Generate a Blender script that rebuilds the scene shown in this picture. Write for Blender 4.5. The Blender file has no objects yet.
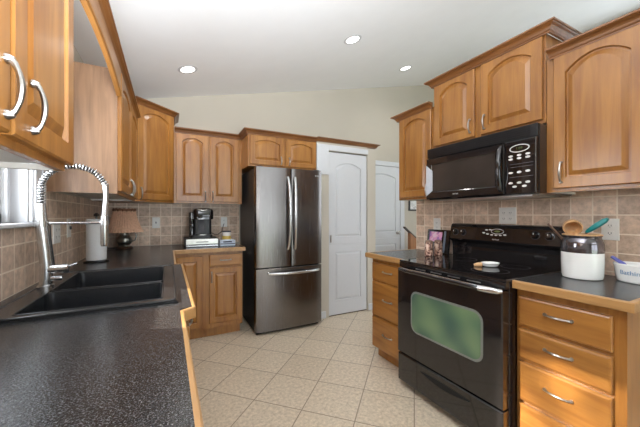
import bpy, bmesh, math, random
from mathutils import Vector, Matrix

# ------------------------------------------------------------------ camera, light, exposure
scene = bpy.context.scene
F_PX = 294.0
YAW = math.atan(152 / F_PX)
cam_data = bpy.data.cameras.new('camera')
cam_data.sensor_width = 36.0
cam_data.lens = F_PX / 640 * 36.0
cam_data.shift_y = 1.5 / 640
cam_data.clip_start = 0.02
cam = bpy.data.objects.new('camera', cam_data)
scene.collection.objects.link(cam)
cam.location = (0, 0, 1.25)
cam.rotation_euler = (math.pi / 2, 0, -YAW)
scene.camera = cam

world = bpy.data.worlds.new('daylight')
scene.world = world
world.use_nodes = True
wn = world.node_tree.nodes
wn['Background'].inputs[0].default_value = (0.80, 0.90, 1.0, 1)
wn['Background'].inputs[1].default_value = 2.4

sun_d = bpy.data.lights.new('sun', 'SUN')
sun_d.energy = 17.0
sun_d.angle = math.radians(1.2)
sun_d.color = (1.0, 0.9, 0.74)
sun = bpy.data.objects.new('sun', sun_d)
scene.collection.objects.link(sun)
sun.rotation_euler = Vector((1, -0.38, -0.58)).to_track_quat('-Z', 'Y').to_euler()


def area(name, loc, direction, sx, sy, power, color=(1, 1, 1)):
    d = bpy.data.lights.new(name, 'AREA')
    d.shape = 'RECTANGLE'; d.size = sx; d.size_y = sy
    d.energy = power; d.color = color
    o = bpy.data.objects.new(name, d)
    scene.collection.objects.link(o)
    o.location = loc
    o.rotation_euler = Vector(direction).to_track_quat('-Z', 'Z').to_euler()
    return o


# added fill behind the camera, aimed up to brighten the ceiling
ceiling_fill = area('ceiling_fill_light', (0.25, -0.35, 1.45), (-0.12, 0.75, 1), 1.0, 1.0, 76, (0.92, 0.955, 1.0))
ceiling_fill.data.spread = math.radians(115)
# daylight through the openings
area('daylight_patio_door', (1.7, -3.32, 1.15), (0, 1, 0.1), 2.6, 2.1, 36, (0.90, 0.955, 1.0))
area('gable_fill_light', (2.6, -3.32, 2.65), (0, 1, 0.05), 3.6, 0.6, 20, (0.90, 0.955, 1.0))  # fill behind an unseen high window, added to light the ceiling
area('living_fill_light', (5.34, 0.2, 2.1), (-1, 0, 0.05), 3.0, 2.4, 42, (0.90, 0.955, 1.0))  # fill behind an unseen window, enlarged to reach the ceiling
area('daylight_sink_window', (-0.80, 1.50, 1.58), (1, 0, 0), 0.68, 0.72, 22, (0.9, 0.95, 1.0))

scene.view_settings.view_transform = 'Standard'
scene.view_settings.look = 'None'
scene.view_settings.gamma = 1
scene.view_settings.use_curve_mapping = False
scene.view_settings.exposure = 0.2


# ------------------------------------------------------------------ materials
def new_mat(name):
    m = bpy.data.materials.new(name)
    m.use_nodes = True
    return m, m.node_tree.nodes, m.node_tree.links, m.node_tree.nodes['Principled BSDF']


def setp(b, **k):
    names = dict(col='Base Color', rough='Roughness', metal='Metallic', coat='Coat Weight', coat_r='Coat Roughness',
                 spec='Specular IOR Level', trans='Transmission Weight', emis='Emission Color', es='Emission Strength',
                 ani='Anisotropic', sheen='Sheen Weight', sub='Subsurface Weight')
    for key, v in k.items():
        b.inputs[names[key]].default_value = (*v, 1) if isinstance(v, tuple) and len(v) == 3 else v


def plain(name, col, rough=0.5, metal=0.0, noise=0.06, nscale=30, bump=0.0, **k):
    """solid colour with a little procedural mottling of its own"""
    m, n, l, b = new_mat(name)
    setp(b, rough=rough, metal=metal, **k)
    tc = n.new('ShaderNodeTexCoord')
    nz = n.new('ShaderNodeTexNoise'); nz.inputs['Scale'].default_value = nscale
    l.new(tc.outputs['Object'], nz.inputs['Vector'])
    rp = n.new('ShaderNodeValToRGB')
    rp.color_ramp.elements[0].position = 0.3; rp.color_ramp.elements[1].position = 0.7
    rp.color_ramp.elements[0].color = (*[c * (1 - noise) for c in col], 1)
    rp.color_ramp.elements[1].color = (*[min(1, c * (1 + noise)) for c in col], 1)
    l.new(nz.outputs['Fac'], rp.inputs['Fac'])
    l.new(rp.outputs['Color'], b.inputs['Base Color'])
    if bump:
        bp = n.new('ShaderNodeBump'); bp.inputs['Strength'].default_value = bump; bp.inputs['Distance'].default_value = 0.002
        l.new(nz.outputs['Fac'], bp.inputs['Height']); l.new(bp.outputs['Normal'], b.inputs['Normal'])
    return m


def wood(name, dark, light, axis='Z', rough=0.32, scale=1.0):
    m, n, l, b = new_mat(name)
    setp(b, rough=rough, coat=0.12, coat_r=0.2)
    tc = n.new('ShaderNodeTexCoord')
    mp = n.new('ShaderNodeMapping')
    s = {'X': (1.2, 16, 16), 'Y': (16, 1.2, 16), 'Z': (16, 16, 1.2)}[axis]
    mp.inputs['Scale'].default_value = tuple(v * scale for v in s)
    l.new(tc.outputs['Object'], mp.inputs['Vector'])
    nz = n.new('ShaderNodeTexNoise'); nz.inputs['Scale'].default_value = 1.6
    nz.inputs['Detail'].default_value = 6; nz.inputs['Roughness'].default_value = 0.62
    nz.inputs['Distortion'].default_value = 0.7
    l.new(mp.outputs['Vector'], nz.inputs['Vector'])
    mp2 = n.new('ShaderNodeMapping')
    s2 = {'X': (2.2, 5, 5), 'Y': (5, 2.2, 5), 'Z': (5, 5, 2.2)}[axis]
    mp2.inputs['Scale'].default_value = s2
    l.new(tc.outputs['Object'], mp2.inputs['Vector'])
    nb = n.new('ShaderNodeTexNoise'); nb.inputs['Scale'].default_value = 1.1; nb.inputs['Detail'].default_value = 2
    l.new(mp2.outputs['Vector'], nb.inputs['Vector'])
    mx = n.new('ShaderNodeMix'); mx.data_type = 'FLOAT'; mx.inputs['Factor'].default_value = 0.4
    l.new(nz.outputs['Fac'], mx.inputs['A']); l.new(nb.outputs['Fac'], mx.inputs['B'])
    rp = n.new('ShaderNodeValToRGB')
    rp.color_ramp.elements[0].position = 0.34; rp.color_ramp.elements[0].color = (*dark, 1)
    rp.color_ramp.elements[1].position = 0.62; rp.color_ramp.elements[1].color = (*light, 1)
    l.new(mx.outputs['Result'], rp.inputs['Fac'])
    l.new(rp.outputs['Color'], b.inputs['Base Color'])
    bp = n.new('ShaderNodeBump'); bp.inputs['Strength'].default_value = 0.05; bp.inputs['Distance'].default_value = 0.001
    l.new(nz.outputs['Fac'], bp.inputs['Height']); l.new(bp.outputs['Normal'], b.inputs['Normal'])
    return m


WD, WL = (0.21, 0.078, 0.016), (0.385, 0.172, 0.038)
M = {}
M['wood'] = wood('maple_vertical', WD, WL, 'Z')
M['wood_y'] = wood('maple_along_y', WD, WL, 'Y')
M['wood_x'] = wood('maple_along_x', WD, WL, 'X')
M['crown_y'] = wood('crown_maple_y', (0.13, 0.048, 0.014), (0.235, 0.095, 0.028), 'Y')
M['crown_x'] = wood('crown_maple_x', (0.13, 0.048, 0.014), (0.235, 0.095, 0.028), 'X')
M['panel_wood'] = wood('veneer_panel', (0.12, 0.062, 0.030), (0.255, 0.140, 0.074), 'Z', 0.4, 1.2)
M['edge_y'] = wood('oak_edge_y', (0.30, 0.15, 0.05), (0.46, 0.26, 0.10), 'Y', 0.35)
M['edge_x'] = wood('oak_edge_x', (0.30, 0.15, 0.05), (0.46, 0.26, 0.10), 'X', 0.35)
M['wall'] = plain('beige_wall_paint', (0.53, 0.485, 0.41), 0.85, noise=0.015, nscale=3, bump=0.05)
M['ceiling'] = plain('white_ceiling_paint', (0.86, 0.87, 0.88), 0.55, noise=0.01, nscale=6)
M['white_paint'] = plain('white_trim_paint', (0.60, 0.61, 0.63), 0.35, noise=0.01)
M['melamine'] = plain('pale_underside', (0.66, 0.64, 0.60), 0.5, noise=0.03)
M['nickel'] = plain('brushed_nickel', (0.42, 0.40, 0.375), 0.32, 1.0, noise=0.05, nscale=200)
M['chrome'] = plain('polished_steel', (0.58, 0.58, 0.58), 0.27, 1.0, noise=0.02)
M['black_gloss'] = plain('black_enamel', (0.012, 0.011, 0.012), 0.09, noise=0.1, coat=0.5, coat_r=0.05)
M['black_glass'] = plain('black_glass', (0.010, 0.009, 0.010), 0.04, noise=0.1, spec=0.6)
M['black_matte'] = plain('black_plastic', (0.018, 0.018, 0.02), 0.38, noise=0.1)
M['dark_void'] = plain('dark_slot', (0.004, 0.004, 0.004), 0.8, noise=0.1)
M['sink'] = plain('black_composite', (0.017, 0.018, 0.020), 0.24, noise=0.35, nscale=700, bump=0.08)
M['white_plastic'] = plain('white_plastic', (0.80, 0.79, 0.76), 0.3, noise=0.01)
M['slot'] = plain('outlet_slot', (0.09, 0.09, 0.10), 0.6)
M['paper'] = plain('paper_towel', (0.82, 0.82, 0.82), 0.9, noise=0.03, nscale=150, bump=0.3)
M['ceramic'] = plain('white_ceramic', (0.80, 0.80, 0.78), 0.16, noise=0.01, coat=0.4, coat_r=0.05)
M['dark_glaze'] = plain('dark_mirror_glaze', (0.16, 0.15, 0.165), 0.08, 0.75, noise=0.25, nscale=14, bump=0.2)
M['pewter'] = plain('pewter', (0.30, 0.30, 0.27), 0.3, 1.0, noise=0.25, nscale=40)
M['shade'] = plain('pleated_shade', (0.66, 0.40, 0.27), 0.85, noise=0.12, nscale=60)
M['shade_trim'] = plain('shade_trim_brown', (0.16, 0.07, 0.035), 0.8, noise=0.2)
M['turquoise'] = plain('turquoise_silicone', (0.0, 0.20, 0.20), 0.35)
M['utensil'] = wood('utensil_wood', (0.46, 0.24, 0.10), (0.66, 0.40, 0.20), 'Z')
M['utensil_dark'] = wood('utensil_wood_dark', (0.16, 0.09, 0.06), (0.26, 0.16, 0.11), 'Z')
M['blue'] = plain('violet_blue_plastic', (0.10, 0.11, 0.42), 0.4)
M['blue_ink'] = plain('blue_ink', (0.17, 0.29, 0.46), 0.4)
M['legend'] = plain('printed_legend', (0.62, 0.60, 0.58), 0.4)
M['window_edge'] = plain('oven_window_edge', (0.16, 0.17, 0.16), 0.4, noise=0.1)
M['strip_blue'] = plain('grey_blue_strip', (0.16, 0.19, 0.24), 0.3, noise=0.1)
M['vent'] = plain('vent_black', (0.02, 0.02, 0.022), 0.16)
M['pale_reflection'] = plain('pale_reflection', (0.50, 0.53, 0.58), 0.3)  # reflected window light on the microwave bevel, put into the colour
M['mw_glass'] = plain('screened_glass', (0.055, 0.048, 0.043), 0.06, 0.35, noise=0.15, nscale=5)
M['lcd'] = plain('lcd_green', (0.12, 0.15, 0.06), 0.2)
M['silver_trim'] = plain('silver_trim', (0.55, 0.54, 0.52), 0.28, 0.9)
M['drywall_grey'] = plain('grey_door_shadow_gap', (0.30, 0.30, 0.31), 0.8)
M['yellow_label'] = plain('yellow_label', (0.62, 0.44, 0.10), 0.5)
M['pale_blue'] = plain('pale_blue_card', (0.55, 0.62, 0.72), 0.5)
M['dark_ink'] = plain('dark_ink', (0.03, 0.035, 0.06), 0.5)
M['grass'] = plain('lawn', (0.10, 0.22, 0.04), 0.9, noise=0.4, nscale=8)
M['shrub'] = plain('shrub_green', (0.05, 0.11, 0.03), 0.9, noise=0.5, nscale=5)
M['dark_cap'] = wood('dark_handrail', (0.03, 0.015, 0.008), (0.07, 0.035, 0.02), 'X')
M['banister'] = wood('banister_board', (0.22, 0.09, 0.035), (0.34, 0.15, 0.06), 'Z')


def emis(name, col, s):
    m, n, l, b = new_mat(name)
    setp(b, col=col, emis=col, es=s)
    return m


M['lamp_glow'] = emis('downlight_lens', (1.0, 0.97, 0.92), 6.0)


def glass_thin(name, tint=(1, 1, 1), fac=0.08):
    m = bpy.data.materials.new(name); m.use_nodes = True
    n, l = m.node_tree.nodes, m.node_tree.links
    n.remove(n['Principled BSDF'])
    t = n.new('ShaderNodeBsdfTransparent'); t.inputs[0].default_value = (*tint, 1)
    g = n.new('ShaderNodeBsdfGlossy'); g.inputs['Roughness'].default_value = 0.02
    mx = n.new('ShaderNodeMixShader'); mx.inputs[0].default_value = fac
    l.new(t.outputs[0], mx.inputs[1]); l.new(g.outputs[0], mx.inputs[2])
    l.new(mx.outputs[0], n['Material Output'].inputs['Surface'])
    return m


M['pane'] = glass_thin('window_glass')


def stainless():
    m, n, l, b = new_mat('dark_stainless')
    setp(b, metal=1.0, rough=0.24)
    tc = n.new('ShaderNodeTexCoord'); mp = n.new('ShaderNodeMapping')
    mp.inputs['Scale'].default_value = (160, 160, 1.5)
    l.new(tc.outputs['Object'], mp.inputs['Vector'])
    nz = n.new('ShaderNodeTexNoise'); nz.inputs['Scale'].default_value = 2.0; nz.inputs['Detail'].default_value = 3
    l.new(mp.outputs['Vector'], nz.inputs['Vector'])
    rp = n.new('ShaderNodeValToRGB')
    rp.color_ramp.elements[0].color = (0.15, 0.138, 0.132, 1); rp.color_ramp.elements[1].color = (0.23, 0.214, 0.206, 1)
    l.new(nz.outputs['Fac'], rp.inputs['Fac']); l.new(rp.outputs['Color'], b.inputs['Base Color'])
    mr = n.new('ShaderNodeMapRange'); mr.inputs['To Min'].default_value = 0.17; mr.inputs['To Max'].default_value = 0.32
    l.new(nz.outputs['Fac'], mr.inputs['Value']); l.new(mr.outputs['Result'], b.inputs['Roughness'])
    return m


M['steel'] = stainless()


def tiles(name, ua, va, size, u_off, v_off, cols, grout, gw, rough, rot=0.0, bump=0.4, nscale=28, metal=0):
    """square tiles on the plane spanned by object axes ua, va"""
    m, n, l, b = new_mat(name)
    setp(b, rough=rough)
    tc = n.new('ShaderNodeTexCoord'); sp = n.new('ShaderNodeSeparateXYZ'); cb = n.new('ShaderNodeCombineXYZ')
    l.new(tc.outputs['Object'], sp.inputs[0])
    l.new(sp.outputs[ua], cb.inputs[0]); l.new(sp.outputs[va], cb.inputs[1])
    src = cb.outputs[0]
    if rot:
        vr = n.new('ShaderNodeVectorRotate'); vr.rotation_type = 'Z_AXIS'; vr.inputs['Angle'].default_value = rot
        l.new(src, vr.inputs['Vector']); src = vr.outputs[0]
    sub = n.new('ShaderNodeVectorMath'); sub.operation = 'SUBTRACT'; sub.inputs[1].default_value = (u_off, v_off, 0)
    l.new(src, sub.inputs[0])
    br = n.new('ShaderNodeTexBrick')
    br.offset = 0; br.squash = 1
    br.inputs['Scale'].default_value = 1
    br.inputs['Brick Width'].default_value = size; br.inputs['Row Height'].default_value = size
    br.inputs['Mortar Size'].default_value = gw / 2; br.inputs['Mortar Smooth'].default_value = 0.15
    br.inputs['Bias'].default_value = 0
    br.inputs['Color1'].default_value = (*cols[0], 1); br.inputs['Color2'].default_value = (*cols[1], 1)
    br.inputs['Mortar'].default_value = (*grout, 1)
    l.new(sub.outputs[0], br.inputs['Vector'])
    nz = n.new('ShaderNodeTexNoise'); nz.inputs['Scale'].default_value = nscale
    nz.inputs['Detail'].default_value = 5; nz.inputs['Roughness'].default_value = 0.7
    l.new(tc.outputs['Object'], nz.inputs['Vector'])
    rp = n.new('ShaderNodeValToRGB')
    rp.color_ramp.elements[0].position = 0.32; rp.color_ramp.elements[0].color = (0.72, 0.70, 0.67, 1)
    rp.color_ramp.elements[1].position = 0.68; rp.color_ramp.elements[1].color = (1.22, 1.22, 1.22, 1)
    l.new(nz.outputs['Fac'], rp.inputs['Fac'])
    mx = n.new('ShaderNodeMix'); mx.data_type = 'RGBA'; mx.blend_type = 'MULTIPLY'; mx.inputs['Factor'].default_value = 1
    l.new(br.outputs['Color'], mx.inputs['A']); l.new(rp.outputs['Color'], mx.inputs['B'])
    mg = n.new('ShaderNodeMix'); mg.data_type = 'RGBA'
    l.new(br.outputs['Fac'], mg.inputs['Factor']); l.new(mx.outputs['Result'], mg.inputs['A'])
    mg.inputs['B'].default_value = (*grout, 1)
    l.new(mg.outputs['Result'], b.inputs['Base Color'])
    hm = n.new('ShaderNodeMath'); hm.operation = 'MULTIPLY_ADD'
    hm.inputs[1].default_value = -1.0
    l.new(br.outputs['Fac'], hm.inputs[0]); 
    sc = n.new('ShaderNodeMath'); sc.operation = 'MULTIPLY'; sc.inputs[1].default_value = 0.5
    l.new(nz.outputs['Fac'], sc.inputs[0]); l.new(sc.outputs[0], hm.inputs[2])
    bp = n.new('ShaderNodeBump'); bp.inputs['Strength'].default_value = bump; bp.inputs['Distance'].default_value = 0.003
    l.new(hm.outputs[0], bp.inputs['Height']); l.new(bp.outputs['Normal'], b.inputs['Normal'])
    return m


TC = ((0.52, 0.38, 0.285), (0.76, 0.58, 0.45)); TG = (0.86, 0.74, 0.61)
M['floor'] = tiles('floor_tile', 0, 1, 0.344, 0.0396 + 0.172 * 0, -0.0041, ((0.60, 0.505, 0.385), (0.645, 0.55, 0.425)),
                   (0.26, 0.20, 0.145), 0.007, 0.33, rot=-math.pi / 4, bump=0.15, nscale=45)
M['tile_left'] = tiles('slate_tile_left', 1, 2, 0.105, 0.017, 0.914, TC, TG, 0.007, 0.42)
M['tile_back'] = tiles('slate_tile_back', 0, 2, 0.106, 0.034, 0.914, TC, TG, 0.007, 0.42)
M['tile_right'] = tiles('slate_tile_right', 1, 2, 0.105, 0.055, 0.935, TC, TG, 0.007, 0.42)


def counter_mat():
    m, n, l, b = new_mat('black_speckled_laminate')
    setp(b, rough=0.22, spec=0.34)
    tc = n.new('ShaderNodeTexCoord')
    nz = n.new('ShaderNodeTexNoise'); nz.inputs['Scale'].default_value = 330; nz.inputs['Detail'].default_value = 3
    l.new(tc.outputs['Object'], nz.inputs['Vector'])
    rp = n.new('ShaderNodeValToRGB')
    rp.color_ramp.elements[0].position = 0.53; rp.color_ramp.elements[0].color = (0.015, 0.015, 0.0165, 1)
    rp.color_ramp.elements[1].position = 0.70; rp.color_ramp.elements[1].color = (0.15, 0.152, 0.158, 1)
    l.new(nz.outputs['Fac'], rp.inputs['Fac']); l.new(rp.outputs['Color'], b.inputs['Base Color'])
    n2 = n.new('ShaderNodeTexNoise'); n2.inputs['Scale'].default_value = 170; n2.inputs['Detail'].default_value = 2
    l.new(tc.outputs['Object'], n2.inputs['Vector'])
    bp = n.new('ShaderNodeBump'); bp.inputs['Strength'].default_value = 0.30; bp.inputs['Distance'].default_value = 0.002
    l.new(n2.outputs['Fac'], bp.inputs['Height']); l.new(bp.outputs['Normal'], b.inputs['Normal'])
    return m


M['counter'] = counter_mat()


def oven_glass():
    m, n, l, b = new_mat('oven_window_glass')
    setp(b, rough=0.12, spec=0.7)
    tc = n.new('ShaderNodeTexCoord')
    nz = n.new('ShaderNodeTexNoise'); nz.inputs['Scale'].default_value = 3.5; nz.inputs['Detail'].default_value = 1
    l.new(tc.outputs['Object'], nz.inputs['Vector'])
    rp = n.new('ShaderNodeValToRGB')
    rp.color_ramp.elements[0].position = 0.35; rp.color_ramp.elements[0].color = (0.06, 0.12, 0.09, 1)
    rp.color_ramp.elements[1].position = 0.65; rp.color_ramp.elements[1].color = (0.22, 0.33, 0.16, 1)
    l.new(nz.outputs['Fac'], rp.inputs['Fac']); l.new(rp.outputs['Color'], b.inputs['Base Color'])
    return m


M['oven_glass'] = oven_glass()


def patterned(name, c1, c2, c3, scale):
    m, n, l, b = new_mat(name)
    setp(b, rough=0.3)
    tc = n.new('ShaderNodeTexCoord')
    vz = n.new('ShaderNodeTexNoise'); vz.inputs['Scale'].default_value = scale; vz.inputs['Detail'].default_value = 2
    l.new(tc.outputs['Object'], vz.inputs['Vector'])
    rp = n.new('ShaderNodeValToRGB'); rp.color_ramp.interpolation = 'CONSTANT'
    e = rp.color_ramp.elements
    e[0].position = 0.0; e[0].color = (*c1, 1); e[1].position = 0.46; e[1].color = (*c2, 1)
    x = e.new(0.57); x.color = (*c3, 1)
    l.new(vz.outputs['Fac'], rp.inputs['Fac']); l.new(rp.outputs['Color'], b.inputs['Base Color'])
    return m


M['shaker'] = patterned('patterned_shaker', (0.10, 0.03, 0.02), (0.45, 0.27, 0.2), (0.70, 0.52, 0.42), 45)
M['photo'] = patterned('pink_print', (0.35, 0.16, 0.42), (0.70, 0.34, 0.52), (0.80, 0.60, 0.68), 22)
M['art'] = patterned('framed_print', (0.62, 0.62, 0.62), (0.75, 0.75, 0.74), (0.5, 0.5, 0.52), 12)


# ------------------------------------------------------------------ geometry helpers
class MB:
    def __init__(s):
        s.bm = bmesh.new()

    def box(s, x0, x1, y0, y1, z0, z1, bev=0.0, seg=1, F=None):
        vs = [Vector((x, y, z)) for x in (x0, x1) for y in (y0, y1) for z in (z0, z1)]
        if F: vs = [F(*v) for v in vs]
        v = [s.bm.verts.new(p) for p in vs]
        fs = [s.bm.faces.new([v[i] for i in q]) for q in
              ((0, 1, 3, 2), (4, 6, 7, 5), (0, 4, 5, 1), (2, 3, 7, 6), (0, 2, 6, 4), (1, 5, 7, 3))]
        if bev:
            es = list({e for f in fs for e in f.edges})
            bmesh.ops.bevel(s.bm, geom=es, offset=bev, segments=seg, affect='EDGES', profile=0.5)
        return s

    def rings(s, rings, closed=True, cap0=True, cap1=True):
        rr = [[s.bm.verts.new(p) for p in r] for r in rings]
        k = len(rr[0])
        for a, b in zip(rr, rr[1:]):
            for i in range(k if closed else k - 1):
                j = (i + 1) % k
                try: s.bm.faces.new((a[i], a[j], b[j], b[i]))
                except ValueError: pass
        if closed and cap0: s.bm.faces.new(rr[0][::-1])
        if closed and cap1: s.bm.faces.new(rr[-1])
        return s

    def lathe(s, prof, c=(0, 0, 0), n=32, sx=1, sy=1, cap0=True, cap1=True, F=None):
        R = []
        for r, z in prof:
            ring = []
            for i in range(n):
                a = 2 * math.pi * i / n
                p = Vector((c[0] + r * sx * math.cos(a), c[1] + r * sy * math.sin(a), c[2] + z))
                ring.append(F(*p) if F else p)
            R.append(ring)
        return s.rings(R, True, cap0, cap1)

    def tube(s, pts, rad, n=10, cap=True):
        pts = [Vector(p) for p in pts]
        if not isinstance(rad, (list, tuple)): rad = [rad] * len(pts)
        R = []; prev = None
        for i, p in enumerate(pts):
            t = (pts[min(i + 1, len(pts) - 1)] - pts[max(i - 1, 0)]).normalized()
            if prev is None:
                up = Vector((0, 0, 1)) if abs(t.z) < 0.9 else Vector((1, 0, 0))
                a = t.cross(up).normalized()
            else:
                a = (prev - t * prev.dot(t)).normalized()
            prev = a; b = t.cross(a)
            R.append([p + (a * math.cos(2 * math.pi * k / n) + b * math.sin(2 * math.pi * k / n)) * rad[i] for k in range(n)])
        return s.rings(R, True, cap, cap)

    def prism(s, poly, f0, f1):
        """poly: list of 2-tuples; f0/f1 map them to the two end caps"""
        return s.rings([[Vector(f0(*p)) for p in poly], [Vector(f1(*p)) for p in poly]])

    def build(s, name, mat, parent=None, smooth=False, mats=None):
        bmesh.ops.recalc_face_normals(s.bm, faces=s.bm.faces)
        me = bpy.data.meshes.new(name)
        s.bm.to_mesh(me); s.bm.free()
        o = bpy.data.objects.new(name, me)
        scene.collection.objects.link(o)
        me.materials.append(M[mat])
        if parent is not None:
            w = WORLD.get(parent.name, Vector((0, 0, 0)))
            me.transform(Matrix.Translation(-w))
            o.parent = parent
            WORLD[o.name] = w
        if smooth:
            for p in me.polygons: p.use_smooth = True
            try: me.set_sharp_from_angle(angle=math.radians(38))
            except Exception: pass
        return o


WORLD = {}


def tag(o, label, cat, group=None, kind=None):
    o['label'] = label; o['category'] = cat
    if group: o['group'] = group
    if kind: o['kind'] = kind
    return o


def thing(name, label, cat, loc, group=None, kind=None):
    o = bpy.data.objects.new(name, None)
    scene.collection.objects.link(o)
    o.location = loc
    o.empty_display_size = 0.05
    WORLD[o.name] = Vector(loc)
    return tag(o, label, cat, group, kind)


def struct(mb, name, mat, label, cat, smooth=False):
    return tag(mb.build(name, mat, None, smooth), label, cat, kind='structure')


def frame(o, u, v):
    """local (u along width, n outward, v up) -> world"""
    o = Vector(o); u = Vector(u).normalized(); v = Vector(v).normalized(); n = u.cross(v)
    return lambda a, b, c: o + u * a + n * b + v * c


def outline(x0, x1, z0, z1, arch, n=14):
    p = [(x0, z0), (x1, z0)]
    for i in range(n + 1):
        t = i / n
        p.append((x1 + (x0 - x1) * t, z1 - arch * (2 * t - 1) ** 2))
    return p


def panel(mb, F, x0, x1, z0, z1, t=0.02, m=0.055, arch=0.045, mt=0.036, base=0.0, deep=0.012, raise_w=0.022, mbm=None):
    """door or drawer front with raised panel; F(u, n, v)"""
    mt = m if mt is None else mt
    mbm = m if mbm is None else mbm
    R = []
    def ring(o, n_, a, ot=None):
        ob = o if ot is None else o - m + mbm
        ot = o if ot is None else ot
        return [F(x, n_, z) for x, z in outline(x0 + o, x1 - o, z0 + ob, z1 - ot, a)]
    R.append(ring(0, base, 0))
    R.append(ring(0, base + t - 0.004, 0))
    R.append(ring(0.004, base + t, 0))
    R.append(ring(m, base + t, arch, mt))
    R.append(ring(m + 0.004, base + t - deep, arch, mt + 0.004))
    R.append(ring(m + 0.011, base + t - deep, arch, mt + 0.011))
    R.append(ring(m + 0.011 + raise_w, base + t - 0.001, arch, mt + 0.011 + raise_w))
    mb.rings(R)
    return mb


def slab(mb, F, x0, x1, z0, z1, t=0.02, bev=0.006):
    R = []
    for o, n_ in ((0, 0), (0, t - bev), (bev * 0.4, t - bev * 0.3), (bev * 1.5, t)):
        R.append([F(x, n_, z) for x, z in ((x0 + o, z0 + o), (x1 - o, z0 + o), (x1 - o, z1 - o), (x0 + o, z1 - o))])
    mb.rings(R)
    return mb


def pull(F, u, v, L, vertical, parent, base=0.02, mat='nickel'):
    """arched bar pull with flared feet"""
    mb = MB()
    pts, rad = [], []
    N = 14
    for i in range(N + 1):
        t = i / N
        s_ = (t - 0.5) * L
        h = 0.004 + 0.016 * (math.sin(math.pi * t) ** 0.55 if 0 < t < 1 else 0)
        q = (u, base + h, v + s_) if vertical else (u + s_, base + h, v)
        pts.append(F(*q))
        e = abs(2 * t - 1)
        rad.append(0.0040 + 0.0018 * (1 - e) + 0.003 * max(0, e - 0.75) * 4)
    mb.tube(pts, rad, 8)
    for sgn in (-1, 1):
        c = (u, v + sgn * L / 2) if vertical else (u + sgn * L / 2, v)
        mb.rings([[F(c[0] + r * math.cos(a * math.pi / 5), base + n_, c[1] + r * math.sin(a * math.pi / 5)) for a in range(10)]
                  for r, n_ in ((0.0085, 0.0), (0.0085, 0.004), (0.006, 0.009), (0.0045, 0.012))])
    return mb.build('handle', mat, parent, True)


CP = [(0, 0), (0.010, 0), (0.010, 0.008), (0.016, 0.013), (0.020, 0.022), (0.028, 0.031), (0.040, 0.036), (0.043, 0.040),
      (0.050, 0.041), (0.050, 0.050), (0, 0.050)]


def crown(path, z, mat, parent=None, sc=1.0, name='crown_molding'):
    """sweep the crown profile along an open 2D path, offset to its right-hand side"""
    P = [Vector(p) for p in path]
    rings = []
    for i, p in enumerate(P):
        d0 = (P[i] - P[i - 1]).normalized() if i else None
        d1 = (P[i + 1] - P[i]).normalized() if i < len(P) - 1 else None
        n0 = Vector((d0.y, -d0.x)) if d0 else None
        n1 = Vector((d1.y, -d1.x)) if d1 else None
        if n0 is None: off = n1
        elif n1 is None: off = n0
        else:
            off = (n0 + n1); off = off / max(0.3, off.dot(n0))
        rings.append([Vector((p.x + off.x * a * sc, p.y + off.y * a * sc, z - 0.05 * sc + b * sc)) for a, b in CP])
    return MB().rings(rings).build(name, mat, parent)


def text_mesh(name, body, size, F, mat, parent, depth=0.0006, align='CENTER', warp=None):
    cu = bpy.data.curves.new(name, 'FONT')
    cu.body = body; cu.size = size; cu.extrude = depth; cu.align_x = align; cu.align_y = 'CENTER'
    t = bpy.data.objects.new(name + '_src', cu)
    scene.collection.objects.link(t)
    dg = bpy.context.evaluated_depsgraph_get()
    me = bpy.data.meshes.new_from_object(t.evaluated_get(dg))
    bpy.data.objects.remove(t); bpy.data.curves.remove(cu)
    w = WORLD[parent.name]
    for v in me.vertices:
        x, y, z = v.co
        v.co = (warp(x, y, z) if warp else F(x, z, y)) - w
    me.name = name
    me.materials.clear(); me.materials.append(M[mat])
    o = bpy.data.objects.new(name, me)
    scene.collection.objects.link(o); o.parent = parent
    WORLD[o.name] = w
    return o


def copy_tree(o, loc, label, rotz=0.0):
    """a copy of a thing with copies of its parts and sub-parts"""
    c = o.copy(); scene.collection.objects.link(c)
    c.location = loc; c.rotation_euler = (0, 0, rotz); c['label'] = label
    WORLD[c.name] = Vector(loc)
    for ch in list(o.children):
        d = ch.copy(); scene.collection.objects.link(d); d.parent = c
        for g in list(ch.children):
            e = g.copy(); scene.collection.objects.link(e); e.parent = d
    return c


# ------------------------------------------------------------------ the setting
XL, XR, YB = -0.585, 2.20, 3.75
XF, YR = 5.2, -3.2
YE = 2.155           # right kitchen wall ends here
ceil_z = lambda x: 2.58 + 0.237 * x
CT = 0.914

struct(MB().box(XL - 0.15, XF + 0.15, YR - 0.15, YB + 0.15, -0.1, 0), 'floor', 'floor',
       'beige ceramic floor tiles laid diagonally with brown grout', 'floor')
mb = MB()
mb.rings([[Vector((x, y, ceil_z(x) + dz)) for x, dz in ((XL - 0.15, 0), (XF + 0.15, 0), (XF + 0.15, 0.12), (XL - 0.15, 0.12))]
          for y in (YR - 0.15, YB + 0.15)])
struct(mb, 'ceiling', 'ceiling', 'white vaulted ceiling sloping up to the right', 'ceiling')


def wall_y(y0, y1, x0, x1, z1a, z1b):
    return MB().rings([[Vector((x0, y, 0)), Vector((x1, y, 0)), Vector((x1, y, z1b)), Vector((x0, y, z1a))] for y in (y0, y1)])


struct(wall_y(YB, YB + 0.12, XL, XF, ceil_z(XL), ceil_z(XF)), 'wall_back', 'wall', 'beige back wall above the cabinets and behind the refrigerator', 'wall')
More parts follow.
